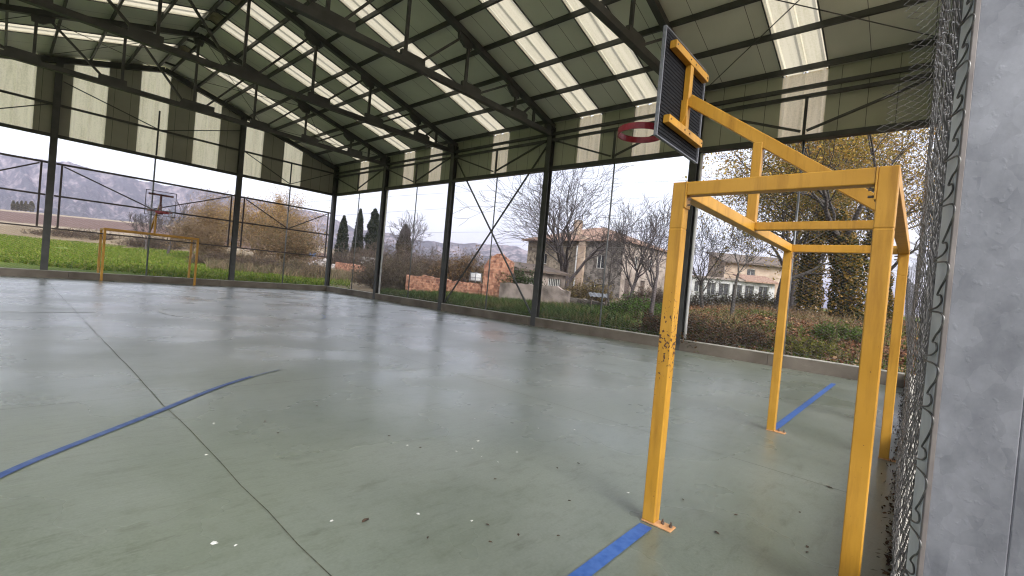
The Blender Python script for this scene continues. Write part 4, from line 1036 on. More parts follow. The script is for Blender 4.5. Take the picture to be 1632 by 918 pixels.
for i, (u, h, wd) in enumerate(((17, 7.4, 1.2), (23.5, 7.0, 1.0), (30, 7.9, 1.2), (37, 8.0, 1.3), (46, 8.2, 1.9))):
    t = 330; x, y = at(u, t); z = tz(x, y) - .3; rr = np.random.default_rng(70 + i)
    r = thing('poplar_tree', 'thin far poplar in the row beyond the ploughed field' , 'tree', (x, y, z), 'row of far poplars')
    MB().tube([(x, y, z), (x, y, z + h * .8)], [.3, .1], 6).build('trunk', M_bark, r)
    n = 700; hh = rr.uniform(.12, 1, n); a = rr.uniform(0, 6.3, n); q = wd * np.interp(hh, (0, .2, .6, 1), (.5, .9, 1, .25)) * rr.uniform(.2, 1, n) ** .5
    C = np.stack([x + q * np.cos(a), y + q * np.sin(a), z + hh * h], 1); V, F = leafquads(C, .38, rr)
    npmesh('crown', V, F, M_leaf, r, C=pal(n, ((.09, .085, .05), (.13, .11, .06)), rr))

def shrub(name, label, u, t, W, H, seed, leafcols, nst=220, nleaf=2500, ls=.05, twigc=None, depth=None, group=None, zo=0, cat='bush', r=.008):
    x, y = at(u, t); z = tz(x, y) - .05 + zo; rr = np.random.default_rng(seed); q = thing(name, label, cat, (x, y, z), group)
    dv = np.array((VR[0], VR[1])); dv /= np.linalg.norm(dv); fv = np.array((VF[0], VF[1])); fv /= np.linalg.norm(fv); D_ = depth or W * .6
    lines = []; C = []
    for k in range(nst):
        a, b = rr.uniform(-.5, .5), rr.uniform(-.5, .5); p = np.array((x, y, z)) + np.append(dv * a * W * .8 + fv * b * D_ * .8, 0); p[2] = tz(p[0], p[1]) - .03 + zo
        hh = H * (1 - 1.6 * a * a) * rr.uniform(.55, 1.05); d = np.array((dv[0] * a * .9 + rr.normal(0, .3), dv[1] * a * .9 + rr.normal(0, .3), 1.0)); pts = [p]
        for i in range(5):
            d = d + rr.normal(0, .22, 3) + np.array((0, 0, -.10 * i)); d /= np.linalg.norm(d); pts.append(pts[-1] + d * hh / 4.2)
        pts = np.array(pts); lines.append((pts, np.linspace(r * 1.3, r * .6, 6), 3)); C.append(pts[rr.integers(1, 6, max(1, nleaf // nst))])
        for _ in range(2):
            i = rr.integers(2, 5); dd = rr.normal(0, 1, 3); dd[2] = abs(dd[2]) * .6; dd /= np.linalg.norm(dd); s_ = np.array([pts[i], pts[i] + dd * hh * .15, pts[i] + dd * hh * .28 + np.array((0, 0, -.02))]); lines.append((s_, np.array((r * .7, r * .6, r * .4)), 3)); C.append(s_[1:])
    V, F = tubes(lines, r * .5)
    nl = len(lines); tc_ = twigc or [(.10, .075, .06), (.14, .11, .085), (.08, .055, .05)]
    per = [len(l[0]) * 3 for l in lines]; cc = np.repeat(np.array(tc_)[rr.choice(len(tc_), nl)] * rr.uniform(.7, 1.3, (nl, 1)), per, 0)
    npmesh('stems', V, F, M_blade, q, C=cc)
    if leafcols:
        C = np.vstack(C) ; C = C + rr.normal(0, ls * 1.6, C.shape); V, F = leafquads(C, ls, rr); npmesh('leaves', V, F, M_leaf, q, C=pal(len(C), leafcols, rr))
    return q
BR = [(.12, .085, .06), (.16, .11, .07), (.09, .075, .04)]
shrub('bramble_bush', 'big brown bramble bush against the low brick wall, beside the far downpipe', 628, 29, 2.9, 2.3, 81, [(.09, .075, .04), (.06, .05, .035), (.12, .09, .05)], 380, 5200, .05)
shrub('bramble_bush', 'smaller brown bush at the left end of the brick wall', 590, 33, 1.6, 1.5, 82, BR, 200, 2200, .05)
shrub('orange_bush', 'dull orange bush behind the low brick wall', 738, 44, 3.6, 3.6, 83, [(.24, .14, .05), (.2, .11, .05), (.13, .10, .05)], 300, 4200, .08, r=.014)
shrub('grey_thicket', 'tall brown thicket below the three cypresses', 565, 58, 7, 3.4, 84, BR, 420, 3000, .07, r=.018)
shrub('grey_thicket', 'grey brown thicket left of the big bramble, behind the white tank', 622, 50, 7, 4.2, 85, BR, 420, 2600, .07, r=.016)
shrub('grey_thicket', 'brown thicket between the bramble and the orange bush', 690, 46, 5, 3.4, 86, BR, 380, 2600, .07, r=.015)
shrub('grey_thicket', 'bare scrub on the skyline behind the brick gable', 800, 60, 8, 3.8, 87, None, 420, 0, .07, r=.014, twigc=[(.11, .10, .085), (.15, .13, .11)])
shrub('dry_shrub', 'brown dry shrub along the meadow left of the middle far post', 345, 40, 4.0, 1.4, 88, BR, 360, 2200, .05, r=.012)
shrub('dry_shrub', 'brown dry shrub along the meadow right of the middle far post', 410, 38, 5.0, 1.5, 89, BR, 420, 2600, .05, r=.012)
shrub('dry_shrub', 'brown dry shrub in front of the rubble heap', 470, 37, 3.8, 1.3, 90, [(.16, .12, .07), (.12, .11, .05)], 360, 2200, .05, r=.012)
shrub('dry_shrub', 'pale dry shrub tuft near the far corner post', 505, 35, 2.6, 1.1, 91, [(.22, .16, .09), (.17, .12, .07)], 300, 1600, .05, r=.012)
shrub('dry_shrub', 'brown thorny shrub on the bank behind the far goal', 250, 62, 9, 1.8, 92, BR, 360, 2200, .07, r=.018)
shrub('dry_shrub', 'long brown hedge on the bank left of the far goal', 120, 66, 12, 1.3, 93, BR, 400, 2400, .07, r=.018)
shrub('ivy_bush', 'dark green ivy heap on the end of the shed, left of the thick middle post', 828, 25.5, 1.3, 1.55, 94, [(.025, .055, .012), (.045, .075, .018), (.02, .035, .01)], 150, 3600, .05, zo=.35)
shrub('tawny_bush', 'tawny overhanging bush in front of the stone house', 938, 25, 2.0, 1.4, 95, [(.16, .12, .05), (.11, .09, .035), (.2, .15, .07)], 240, 2800, .055, zo=.15)
shrub('green_bush', 'bright green leafy bush right of the tilted metal sheet', 1010, 19, 1.7, .85, 96, [(.06, .12, .02), (.09, .15, .03), (.05, .08, .02)], 160, 2200, .05)
shrub('bramble_bush', 'dark bramble tangle on the bank at the foot of the near post', 1075, 13.5, 1.8, .9, 97, [(.07, .045, .025), (.05, .05, .02), (.12, .06, .03)], 240, 1500, .04)
shrub('bramble_bush', 'bramble tangle on the leafy bank below the white house', 1150, 12.5, 2.8, .75, 98, [(.08, .05, .025), (.05, .055, .02), (.13, .07, .035)], 280, 1800, .04)
shrub('green_bush', 'yellow green low bush on the bank right of the rear yellow post', 1300, 11.3, 1.1, .5, 99, [(.13, .14, .025), (.17, .16, .035), (.08, .09, .02)], 120, 1500, .035)
shrub('green_bush', 'green bramble patch on the bank beside the big yellow corner post', 1352, 12.6, 1.6, .55, 100, [(.06, .10, .02), (.10, .13, .03)], 140, 1500, .04)

shrub('bare_shrub', 'bare grey shrub in front of the white house, left of the small bare tree', 1128, 30, 4.2, 1.1, 101, [(.06, .055, .03), (.10, .085, .045)], 300, 900, .05, r=.010, twigc=[(.07, .055, .05), (.10, .08, .07)])
shrub('bare_shrub', 'leafy brown shrub in front of the white house, right of the small bare tree', 1203, 31, 3.0, 1.2, 102, [(.10, .085, .03), (.15, .11, .04), (.05, .05, .02)], 260, 1600, .05, r=.010, twigc=[(.07, .055, .05), (.10, .08, .07)])
shrub('bare_shrub', 'brown scrub against the front doors of the stone house', 1035, 33, 3.4, 1.4, 103, BR, 260, 900, .05, r=.010)
# ground cover (uncountable)
def scatter(n, ul, uh, tl, th, rr, mask=None):
    u = rr.uniform(ul, uh, n); t = np.sqrt(rr.uniform(tl ** 2, th ** 2, n)); d = (u - 816) / FPX; h = (376.4 + .0902 * u - 459) / FPX
    x = CAM[0] + t * (VF[0] + VR[0] * d - VU[0] * h); y = CAM[1] + t * (VF[1] + VR[1] * d - VU[1] * h)
    ok = ~((np.abs(x) < 8.02) & (y > -1.5) & (y < 23.35))
    if mask is not None: ok &= mask(x, y)
    x, y = x[ok], y[ok]; return x, y, ter(x, y)
rr = np.random.default_rng(200)
X, Y, Z = scatter(60000, 610, 1095, 9, 26, rr, lambda x, y: fbm(x * .8, y * .8, 44) > .36)
h = rr.uniform(.08, .30, len(X)); V, F = blades(X, Y, Z, h, rr.uniform(.02, .05, len(X)), rr, .5)
tag(npmesh('nettles', V, F, M_blade, C=pal(len(X), [(.035, .07, .015), (.055, .10, .022), (.03, .045, .012), (.10, .12, .035)], rr, per=6)), kind='stuff')
X, Y, Z = scatter(16000, 560, 1440, 8, 22, rr, lambda x, y: fbm(x * .6, y * .6, 47) > .5)
h = rr.uniform(.15, .5, len(X)); V, F = blades(X, Y, Z, h, rr.uniform(.006, .016, len(X)), rr, .45)
tag(npmesh('dry_grass', V, F, M_blade, C=pal(len(X), [(.25, .19, .10), (.18, .13, .07), (.12, .08, .05)], rr, per=6)), kind='stuff')
X, Y, Z = scatter(52000, 1030, 1500, 8, 27, rr)
C = np.stack([X, Y, Z + .03 + rr.exponential(.03, len(X))], 1); V, F = leafquads(C, .05, rr, .7, up=1.6)
tag(npmesh('leaf_litter', V, F, M_litter, C=pal(len(X), [(.17, .075, .04), (.22, .11, .05), (.11, .05, .03), (.07, .04, .025), (.27, .16, .08)], rr)), kind='stuff')
X, Y, Z = scatter(15000, 1040, 1500, 8, 20, rr, lambda x, y: fbm(x * 1.1, y * 1.1, 49) > .46)
h = rr.uniform(.06, .22, len(X)); V, F = blades(X, Y, Z, h, rr.uniform(.02, .04, len(X)), rr, .6)
tag(npmesh('bank_weeds', V, F, M_blade, C=pal(len(X), [(.05, .085, .018), (.085, .115, .022), (.14, .13, .04)], rr, per=6)), kind='stuff')
X, Y, Z = scatter(95000, -60, 560, 22, 60, rr, lambda x, y: fbm(x * .28, y * .28, 50) > .28)
h = rr.uniform(.06, .2, len(X)); V, F = blades(X, Y, Z, h, rr.uniform(.03, .08, len(X)), rr, .5)
tag(npmesh('meadow_grass', V, F, M_blade, C=pal(len(X), [(.085, .14, .010), (.11, .17, .014), (.15, .185, .022), (.18, .18, .05), (.06, .10, .010)], rr, per=6)), kind='stuff')
X, Y, Z = scatter(30000, 330, 640, 33, 60, rr)
h = rr.uniform(.2, .8, len(X)); V, F = blades(X, Y, Z, h, rr.uniform(.02, .05, len(X)), rr, .5)
tag(npmesh('dry_weeds', V, F, M_blade, C=pal(len(X), [(.17, .13, .08), (.12, .09, .06), (.22, .16, .10), (.09, .09, .04)], rr, per=6)), kind='stuff')

# ------------------------------------------------------------------ walls and houses
def brickmat(name, c1, c2, mort, sc, ang_=0.0, off=.5):
    m, t, b = newmat(name); tc = mnode(t, 'ShaderNodeTexCoord'); sx = mnode(t, 'ShaderNodeSeparateXYZ'); t.links.new(tc.outputs['Object'], sx.inputs[0])
    a = mnode(t, 'ShaderNodeMath', operation='MULTIPLY'); a.inputs[1].default_value = math.cos(ang_); a2 = mnode(t, 'ShaderNodeMath', operation='MULTIPLY'); a2.inputs[1].default_value = math.sin(ang_)
    t.links.new(sx.outputs['X'], a.inputs[0]); t.links.new(sx.outputs['Y'], a2.inputs[0]); ad = mnode(t, 'ShaderNodeMath', operation='ADD'); t.links.new(a.outputs[0], ad.inputs[0]); t.links.new(a2.outputs[0], ad.inputs[1])
    cb_ = mnode(t, 'ShaderNodeCombineXYZ'); t.links.new(ad.outputs[0], cb_.inputs['X']); t.links.new(sx.outputs['Z'], cb_.inputs['Y'])
    n = mnode(t, 'ShaderNodeTexNoise'); n.inputs['Scale'].default_value = 5; n.inputs['Detail'].default_value = 5; t.links.new(tc.outputs['Object'], n.inputs['Vector'])
    wv = mnode(t, 'ShaderNodeMix', data_type='RGBA'); wv.inputs['Factor'].default_value = .05; t.links.new(cb_.outputs[0], wv.inputs['A']); t.links.new(n.outputs['Color'], wv.inputs['B'])
    br = mnode(t, 'ShaderNodeTexBrick'); br.inputs['Scale'].default_value = sc; br.inputs['Color1'].default_value = (*c1, 1); br.inputs['Color2'].default_value = (*c2, 1); br.inputs['Mortar'].default_value = (*mort, 1)
    br.inputs['Mortar Size'].default_value = .03; br.inputs['Brick Width'].default_value = .9; br.inputs['Row Height'].default_value = .35
    t.links.new(wv.outputs['Result'], br.inputs['Vector'])
    r = mnode(t, 'ShaderNodeValToRGB'); r.color_ramp.elements[0].position = .3; r.color_ramp.elements[1].position = .7; r.color_ramp.elements[0].color = (.55, .52, .5, 1); r.color_ramp.elements[1].color = (1.25, 1.2, 1.15, 1)
    t.links.new(n.outputs['Fac'], r.inputs[0]); x = mnode(t, 'ShaderNodeMix', data_type='RGBA', blend_type='MULTIPLY'); x.inputs['Factor'].default_value = .9
    t.links.new(br.outputs['Color'], x.inputs['A']); t.links.new(r.outputs[0], x.inputs['B']); t.links.new(x.outputs['Result'], b.inputs['Base Color']); b.inputs['Roughness'].default_value = .9
    bp = mnode(t, 'ShaderNodeBump'); bp.inputs['Strength'].default_value = .7; bp.inputs['Distance'].default_value = .03; t.links.new(br.outputs['Fac'], bp.inputs['Height']); bp.invert = True; t.links.new(bp.outputs[0], b.inputs['Normal'])
    return m
M_brick = brickmat('old_red_brick', (.40, .165, .10), (.20, .08, .055), (.40, .30, .23), 2.6, 1.2)
def mottle(m, sc, c0, c1, f, lo=.42, hi=.58):
    t = m.node_tree; b = t.nodes['Principled BSDF']; src = b.inputs['Base Color'].links[0].from_socket
    tc = mnode(t, 'ShaderNodeTexCoord'); v = mnode(t, 'ShaderNodeTexVoronoi'); v.inputs['Scale'].default_value = sc; t.links.new(tc.outputs['Object'], v.inputs['Vector'])
    sp = mnode(t, 'ShaderNodeSeparateColor'); t.links.new(v.outputs['Color'], sp.inputs[0])
    r = mnode(t, 'ShaderNodeValToRGB'); e = r.color_ramp.elements; e[0].position = .1; e[0].color = (*c0, 1); e[1].position = .9; e[1].color = (*c1, 1); t.links.new(sp.outputs[0], r.inputs[0])
    x = mnode(t, 'ShaderNodeMix', data_type='RGBA'); x.inputs['Factor'].default_value = f; t.links.new(src, x.inputs['A']); t.links.new(r.outputs[0], x.inputs['B']); t.links.new(x.outputs['Result'], b.inputs['Base Color'])
mottle(M_brick, 7.5, (.13, .05, .035), (.56, .30, .19), .6)
M_stone = brickmat('grey_rubble_stone', (.17, .15, .135), (.09, .08, .075), (.22, .20, .18), 1.7, 1.57)
M_stonew = brickmat('warm_rubble_stone', (.26, .22, .17), (.18, .15, .115), (.28, .25, .2), 1.7, 1.57)
M_plast = noisemat('flaking_pale_plaster', (.16, .12, .095), (.34, .29, .25), .8, .9, 0, .3, 14, detail=8, lo=.36, hi=.56)
mottle(M_stone, 3.2, (.035, .03, .027), (.27, .24, .21), .65); mottle(M_stonew, 3.2, (.05, .04, .03), (.30, .25, .19), .65)
M_plast2 = noisemat('pinkish_plaster', (.28, .20, .145), (.44, .35, .27), 1.1, .9, 0, .3, detail=8)
mottle(M_plast, 2.2, (.07, .05, .04), (.42, .36, .31), .4)
M_grim = noisemat('grimy_plaster_wall', (.11, .09, .078), (.32, .27, .24), 1.7, .9, 0, .3, 14, detail=8, lo=.34, hi=.62)
M_wpaint = noisemat('white_wall_paint', (.30, .30, .295), (.46, .46, .45), 1.5, .7, detail=8)
M_tile = noisemat('clay_roof_tile', (.20, .115, .08), (.36, .24, .18), 2.2, .85, 0, .8, 9, detail=6, stretch=(1, 4, 1), bdist=.08)
M_tileold = noisemat('mossy_roof_tile', (.075, .06, .05), (.16, .12, .095), 2.2, .85, 0, .8, 9, detail=6, bdist=.08)
M_glass = noisemat('dark_window_pane', (.015, .017, .02), (.03, .033, .038), 2, .12)
M_wood = noisemat('weathered_door', (.06, .045, .04), (.12, .09, .075), 5, .8, stretch=(6, 6, 1))
M_frame = noisemat('pale_window_frame', (.42, .42, .4), (.55, .55, .53), 5, .6)
M_rubble = noisemat('pale_rubble', (.22, .2, .19), (.46, .43, .42), 3, .9)

def ruinwall(name, label, p0, p1, prof, th, mat, z0=None, cat='wall', seed=1, jag=.022):
    """wall from p0 to p1 with an uneven top, prof = (fraction, top height above the ground)"""
    p0, p1 = np.array(p0, float), np.array(p1, float); L_ = np.linalg.norm(p1 - p0); d = (p1 - p0) / L_; n_ = np.array((-d[1], d[0])); rr = np.random.default_rng(seed)
    if n_ @ (np.array(CAM[:2]) - p0) > 0: n_ = -n_
    k = max(6, int(L_ / .13)); mb = MB(); 
    for i in range(k + 1):
        f = i / k; q = p0 + d * L_ * f; zb = tz(q[0], q[1]) - .25; zt = zb + .25 + np.interp(f, *zip(*prof)) + rr.normal(0, jag)
        for off in (0, th): mb.v += [(q[0] + n_[0] * off, q[1] + n_[1] * off, zb), (q[0] + n_[0] * off, q[1] + n_[1] * off, zt)]
    for i in range(k):
        a, b = i * 4, i * 4 + 4
        mb.f += [(a, b, b + 1, a + 1), (a + 2, a + 3, b + 3, b + 2), (a + 1, b + 1, b + 3, a + 3)]
    mb.f += [(0, 1, 3, 2), (k * 4, k * 4 + 2, k * 4 + 3, k * 4 + 1)]
    return tag(mb.build(name, mat, org=(p0[0], p0[1], tz(*p0))), label, cat)
ruinwall('brick_wall', 'long low wall of old red brick left of the brick gable', at(648, 27.5), at(772, 25.6), [(0, 1.0), (.3, 1.05), (.6, .8), (1, .75)], .25, M_brick, seed=3)
ruinwall('brick_gable', 'broken red brick gable end of the ruined shed', at(770, 25.4), at(815, 25.0), [(0, 1.8), (.12, 2.1), (.35, 2.45), (.6, 2.5), (.8, 2.2), (1, 2.05)], .3, M_brick, seed=4)
ruinwall('plaster_wall', 'low flaking pale plaster wall behind the thick middle post', at(797, 24.3), at(907, 22.3), [(0, .95), (.5, .95), (.85, 1.0), (.9, .85), (1, .8)], .25, M_grim, seed=5, jag=.015)
ruinwall('brick_wall', 'short stretch of orange red brick wall by the far corner post', at(534, 44), at(582, 42), [(0, 1.2), (.5, 1.15), (1, .95)], .25, M_brick, seed=6)
ruinwall('stone_wall', 'low broken stone wall under the tawny bush', at(905, 23.2), at(985, 21.5), [(0, .5), (.4, .42), (1, .3)], .3, M_stone, seed=7)

def facade(mb, P0, ud, W, z0, z1, openings, nrm, depth=.18):
    """front sheet with holes and reveals; openings = (a, b, za, zb)"""
    ud = np.array(ud); nrm = np.array(nrm); xs = sorted({0, W} | {v for o in openings for v in o[:2]}); zs = sorted({z0, z1} | {v for o in openings for v in o[2:4]})
    def P(a, z, d=0): q = np.array(P0) + ud * a - nrm * d; return (q[0], q[1], z)
    for i in range(len(xs) - 1):
        for j in range(len(zs) - 1):
            xm, zm = (xs[i] + xs[i + 1]) / 2, (zs[j] + zs[j + 1]) / 2
            if any(a < xm < b and c < zm < d for a, b, c, d in openings): continue
            mb.quad(P(xs[i], zs[j]), P(xs[i + 1], zs[j]), P(xs[i + 1], zs[j + 1]), P(xs[i], zs[j + 1]))
    for a, b, c, d in openings:
        mb.quad(P(a, c), P(a, d), P(a, d, depth), P(a, c, depth)); mb.quad(P(b, c), P(b, c, depth), P(b, d, depth), P(b, d))
        mb.quad(P(a, d), P(b, d), P(b, d, depth), P(a, d, depth)); mb.quad(P(a, c), P(a, c, depth), P(b, c, depth), P(b, c))
    return P
def panes(root, P, openings, kinds, depth=.16):
    for (a, b, c, d), k in zip(openings, kinds):
        if k == 'door':
            mb = MB(); A, B = np.array(P(a, c, depth)), np.array(P(b, c, depth)); mb.quad(P(a, c, depth), P(b, c, depth), P(b, d, depth), P(a, d, depth)); mb.build('door', M_wood, root)
        else:
            mb = MB(); mb.quad(P(a, c, depth), P(b, c, depth), P(b, d, depth), P(a, d, depth)); wdw = mb.build('window', M_glass, root)
            fr = MB(); e = .06
            for s0, s1, q0, q1 in ((a, a + e, c, d), (b - e, b, c, d), (a, b, c, c + e), (a, b, d - e, d), ((a + b) / 2 - .03, (a + b) / 2 + .03, c, d)):
                m0 = np.array(P(s0, q0, depth - .02)); m1 = np.array(P(s1, q1, depth - .06))
                lo, hi = np.minimum(m0, m1), np.maximum(m0, m1); fr.box(lo[0], hi[0], lo[1], hi[1], lo[2], hi[2])
            fr.build('frame', M_frame, wdw)
def hiproof(x0, x1, y0, y1, ze, zr, ov=.35, th=.14, axis='y'):
    mb = MB(); X0, X1, Y0, Y1 = x0 - ov, x1 + ov, y0 - ov, y1 + ov; h = min(X1 - X0, Y1 - Y0) / 2
    if X1 - X0 > Y1 - Y0: a, b = ((X0 + h, (Y0 + Y1) / 2), (X1 - h, (Y0 + Y1) / 2))
    else: a, b = (((X0 + X1) / 2, Y0 + h), ((X0 + X1) / 2, Y1 - h))
    for dz in (0, th):
        c = [(X0, Y0, ze + dz), (X1, Y0, ze + dz), (X1, Y1, ze + dz), (X0, Y1, ze + dz)]; r0 = (*a, zr + dz); r1 = (*b, zr + dz)
        if X1 - X0 > Y1 - Y0: mb.quad(c[0], c[1], r1, r0); mb.quad(c[1], c[2], r1); mb.quad(c[2], c[3], r0, r1); mb.quad(c[3], c[0], r0)
        else: mb.quad(c[0], c[1], r0); mb.quad(c[1], c[2], r1, r0); mb.quad(c[2], c[3], r1); mb.quad(c[3], c[0], r0, r1)
    e = [(X0, Y0), (X1, Y0), (X1, Y1), (X0, Y1)]
    for i in range(4): p, q = e[i], e[(i + 1) % 4]; mb.quad((*p, ze), (*q, ze), (*q, ze + th), (*p, ze + th))
    return mb
# two storey stone house
hx0, hx1, hy0, hy1, gz0, gz1 = 36.4, 47.6, 20.9, 33.5, .3, 6.35
H1 = thing('stone_house', 'two storey grey stone farmhouse with a clay tile hip roof behind the bare trees', 'house', (hx0, hy0, .6))
mb = MB(); op = [(.9, 2.0, .7, 2.8), (4.3, 5.3, .7, 2.8), (7.2, 8.3, .7, 2.8), (2.6, 3.4, 4.0, 5.2), (6.0, 6.8, 4.0, 5.2)]
Pf = facade(mb, (hx0, hy0), (1, 0), hx1 - hx0, gz0, gz1, op, (0, -1)); mb.build('front_wall', M_plast, H1); panes(H1, Pf, op, ['door', 'door', 'door', 'w', 'w'])
mb = MB(); op = [(1.4, 2.3, 3.6, 5.0), (.9, 1.8, .9, 2.0)]
Pf = facade(mb, (hx0, hy0 + 4.3), (0, -1), 4.3, gz0, gz1, op, (-1, 0)); mb.build('side_wall', M_stone, H1); panes(H1, Pf, op, ['w', 'w'])
MB().box(hx0 - .25, hx0 + .4, hy0 + 4.3, hy0 + 5.1, gz0, gz1 + .5).build('buttress', M_plast2, H1)
mb = MB(); op = [(2.0, 2.9, 3.8, 5.0), (5.4, 6.3, 1.1, 2.2)]
Pf = facade(mb, (hx0 + .5, hy1), (0, -1), hy1 - hy0 - 5.1, gz0, gz1, op, (-1, 0)); mb.build('rear_side_wall', M_stonew, H1); panes(H1, Pf, op, ['w', 'w'])
MB().box(hx0 + .75, hx1 - .2, hy0 + .3, hy1 - .2, gz0, gz1 - .05).build('inner_wall', M_stone, H1)
MB().box(hx1 - .2, hx1, hy0 + .01, hy1, gz0, gz1).build('end_wall', M_stone, H1)
rf = hiproof(hx0, hx1, hy0, hy1, gz1, 8.5).build('roof', M_tile, H1)
MB().box(hx0 + 1.6, hx0 + 2.3, hy0 + 6.5, hy0 + 7.2, 7.2, 8.9).build('chimney', M_plast2, rf)
MB().tube([(hx0 - .3, hy0 + 5.2, 5.9), (hx0 - .3, hy0 + 5.2, 1.6)], .07, 8).build('downpipe', M_wpaint, H1)
# lean-to shed with barred windows between gable and house
sx0, sy0 = at(824, 27); sx1, sy1 = at(900, 30)
S1 = thing('shed', 'low shed with white barred windows and a mossy lean to roof behind the plaster wall', 'shed', (sx0, sy0, .4))
d = np.array((sx1 - sx0, sy1 - sy0)); Ls = np.linalg.norm(d); d /= Ls; nn_ = np.array((d[1], -d[0]));
if nn_ @ (CAM[:2] - np.array((sx0, sy0))) < 0: nn_ = -nn_
mb = MB(); op = [(.5, 2.1, .95, 1.75), (2.7, 3.9, .95, 1.85)]
Pf = facade(mb, (sx0, sy0), d, Ls, .2, 2.15, op, nn_); mb.build('wall', M_grim, S1)
for (a, b, c, e) in op:
    wd = MB().quad(Pf(a, c, .16), Pf(b, c, .16), Pf(b, e, .16), Pf(a, e, .16)).build('window', M_glass, S1); bb = MB()
    for k in range(7): f = a + (b - a) * (k + .5) / 7; bb.bar(Pf(f, c, .05), Pf(f, e, .05), .045, .04)
    bb.build('window_bars', M_frame, wd)
mb = MB(); q0 = np.array((sx0, sy0)) + nn_ * .3 - d * .2; q1 = np.array((sx1, sy1)) + nn_ * .3 + d * .2; bk = -nn_ * 2.4
A = [(*q0, 2.12), (*q1, 2.12), (*(q1 + bk), 2.62), (*(q0 + bk), 2.62)]
mb.quad(*A); mb.quad(*[(x, y, z + .12) for x, y, z in A])
for i in range(4): p, q = A[i], A[(i + 1) % 4]; mb.quad(p, q, (q[0], q[1], q[2] + .12), (p[0], p[1], p[2] + .12))
mb.build('roof', M_tileold, S1)
for f, nm in ((0, 'end_wall'), (Ls, 'end_wall')):
    p = np.array((sx0, sy0)) + d * f; b0 = p - nn_ * .02; b1 = p - nn_ * 2.0
    MB().quad((*b0, .2), (*b1, .2), (*b1, 2.55), (*b0, 2.1)).build(nm, M_grim, S1)
# tilted corrugated sheet
x, y = at(957, 21.5); z = tz(x, y)
mb = MB(); 
for k in range(9):
    a0_, a1_ = -.5 + k / 9, -.5 + (k + 1) / 9; h0, h1 = (.02 if k % 2 else -.02), (-.02 if k % 2 else .02)
    for dz, fl_ in ((0, 0), (.004, 1)): mb.quad((x + VR[0] * a0_ * .9, y + VR[1] * a0_ * .9, z + .62 + h0 + dz), (x + VR[0] * a1_ * .9, y + VR[1] * a1_ * .9, z + .62 + h1 + dz), (x + VR[0] * a1_ * .9 + .35, y + VR[1] * a1_ * .9 + .35, z + .80 + h1 + dz), (x + VR[0] * a0_ * .9 + .35, y + VR[1] * a0_ * .9 + .35, z + .80 + h0 + dz))
ms_ = thing('metal_sheet', 'grey corrugated metal sheet lying tilted on the weeds before the stone house', 'metal sheet', (x, y, z)); mb.build('sheet', M_grey, ms_)
for sx_ in (-.35, .35): MB().bar((x + VR[0] * sx_ + .1, y + VR[1] * sx_ + .1, z - .1), (x + VR[0] * sx_ + .1, y + VR[1] * sx_ + .1, z + .66), .06, .06).build('prop', M_wood, ms_)
# white house across the road
w0 = np.array(at(1100, 47)); w1 = np.array(at(1232, 47)); d = w1 - w0; Lw = np.linalg.norm(d); d /= Lw; nn_ = np.array((d[1], -d[0]))
if nn_ @ (CAM[:2] - w0) < 0: nn_ = -nn_
zb = hz(1165, 479, 47) - .3
H2 = thing('white_house', 'white glazed annexe and pinkish house with red tiled roofs behind the plane trees', 'house', (w0[0], w0[1], zb))
zt = hz(1165, 447, 47); op = [(.3, 1.3, zb + .9, zt - .35), (1.6, 2.5, zb + .7, zt - .35), (2.8, 3.9, zb + .7, zt - .35), (4.2, 5.2, zb + .7, zt - .35), (5.5, 6.4, zb + .3, zt - .35), (6.9, 7.9, zb + .3, zt - .3)]
mb = MB(); Pf = facade(mb, w0, d, Lw, zb - .3, zt, op, nn_); mb.build('annexe_wall', M_wpaint, H2); panes(H2, Pf, op, ['w'] * 5 + ['w'])
def slab(P, th): 
    m = MB(); m.quad(*P); m.quad(*[(x, y, z + th) for x, y, z in P])
    for i in range(len(P)): p, q = P[i], P[(i + 1) % len(P)]; m.quad(p, q, (q[0], q[1], q[2] + th), (p[0], p[1], p[2] + th))
    return m
q0 = w0 + d * (Lw * .62) + nn_ * .5; q1 = w1 + nn_ * .5 + d * .3; slab([(*q0, zt - .02), (*q1, zt - .02), (*(q1 - nn_ * 3), zt + .75), (*(q0 - nn_ * 3), zt + .75)], .12).build('porch_roof', M_tile, H2)
q0 = w0 - d * .2 + nn_ * .25; q1 = w0 + d * (Lw * .615) + nn_ * .25; slab([(*q0, zt - .02), (*q1, zt - .02), (*(q1 - nn_ * 3.5), zt + .1), (*(q0 - nn_ * 3.5), zt + .1)], .22).build('flat_roof', M_grim, H2)
m0 = np.array(at(1150, 51)); m1 = np.array(at(1305, 51)); d2 = m1 - m0; L2 = np.linalg.norm(d2); d2 /= L2; n2_ = np.array((d2[1], -d2[0]))
if n2_ @ (CAM[:2] - m0) < 0: n2_ = -n2_
zt2 = hz(1220, 424, 51); mb = MB(); op = [(2.5, 3.4, zt2 - 1.5, zt2 - .5), (8.4, 9.3, zb + .8, zb + 2.2)]
Pf = facade(mb, m0, d2, L2, zb - .3, zt2, op, n2_); mb.build('main_wall', M_plast2, H2); panes(H2, Pf, op, ['w', 'w'])
q0 = m0 + n2_ * .6 - d2 * .5; q1 = m1 + n2_ * .6 + d2 * .5; slab([(*q0, zt2 - .05), (*q1, zt2 - .05), (*(q1 - n2_ * 5), zt2 + 1.3), (*(q0 - n2_ * 5), zt2 + 1.3)], .15).build('main_roof', M_tileold, H2)
slab([(*(m0 - n2_ * .05), zb), (*m1, zb), (*(m1 - n2_ * 9), zb), (*(m0 - n2_ * 9), zb)], .1).build('floor_slab', M_grim, H2)
for p in (m0, m1): MB().quad((*(p - n2_ * .02), zb), (*(p - n2_ * 4.4), zb), (*(p - n2_ * 4.4), zt2 + 1.4), (*(p - n2_ * .02), zt2)).build('end_wall', M_plast2, H2)
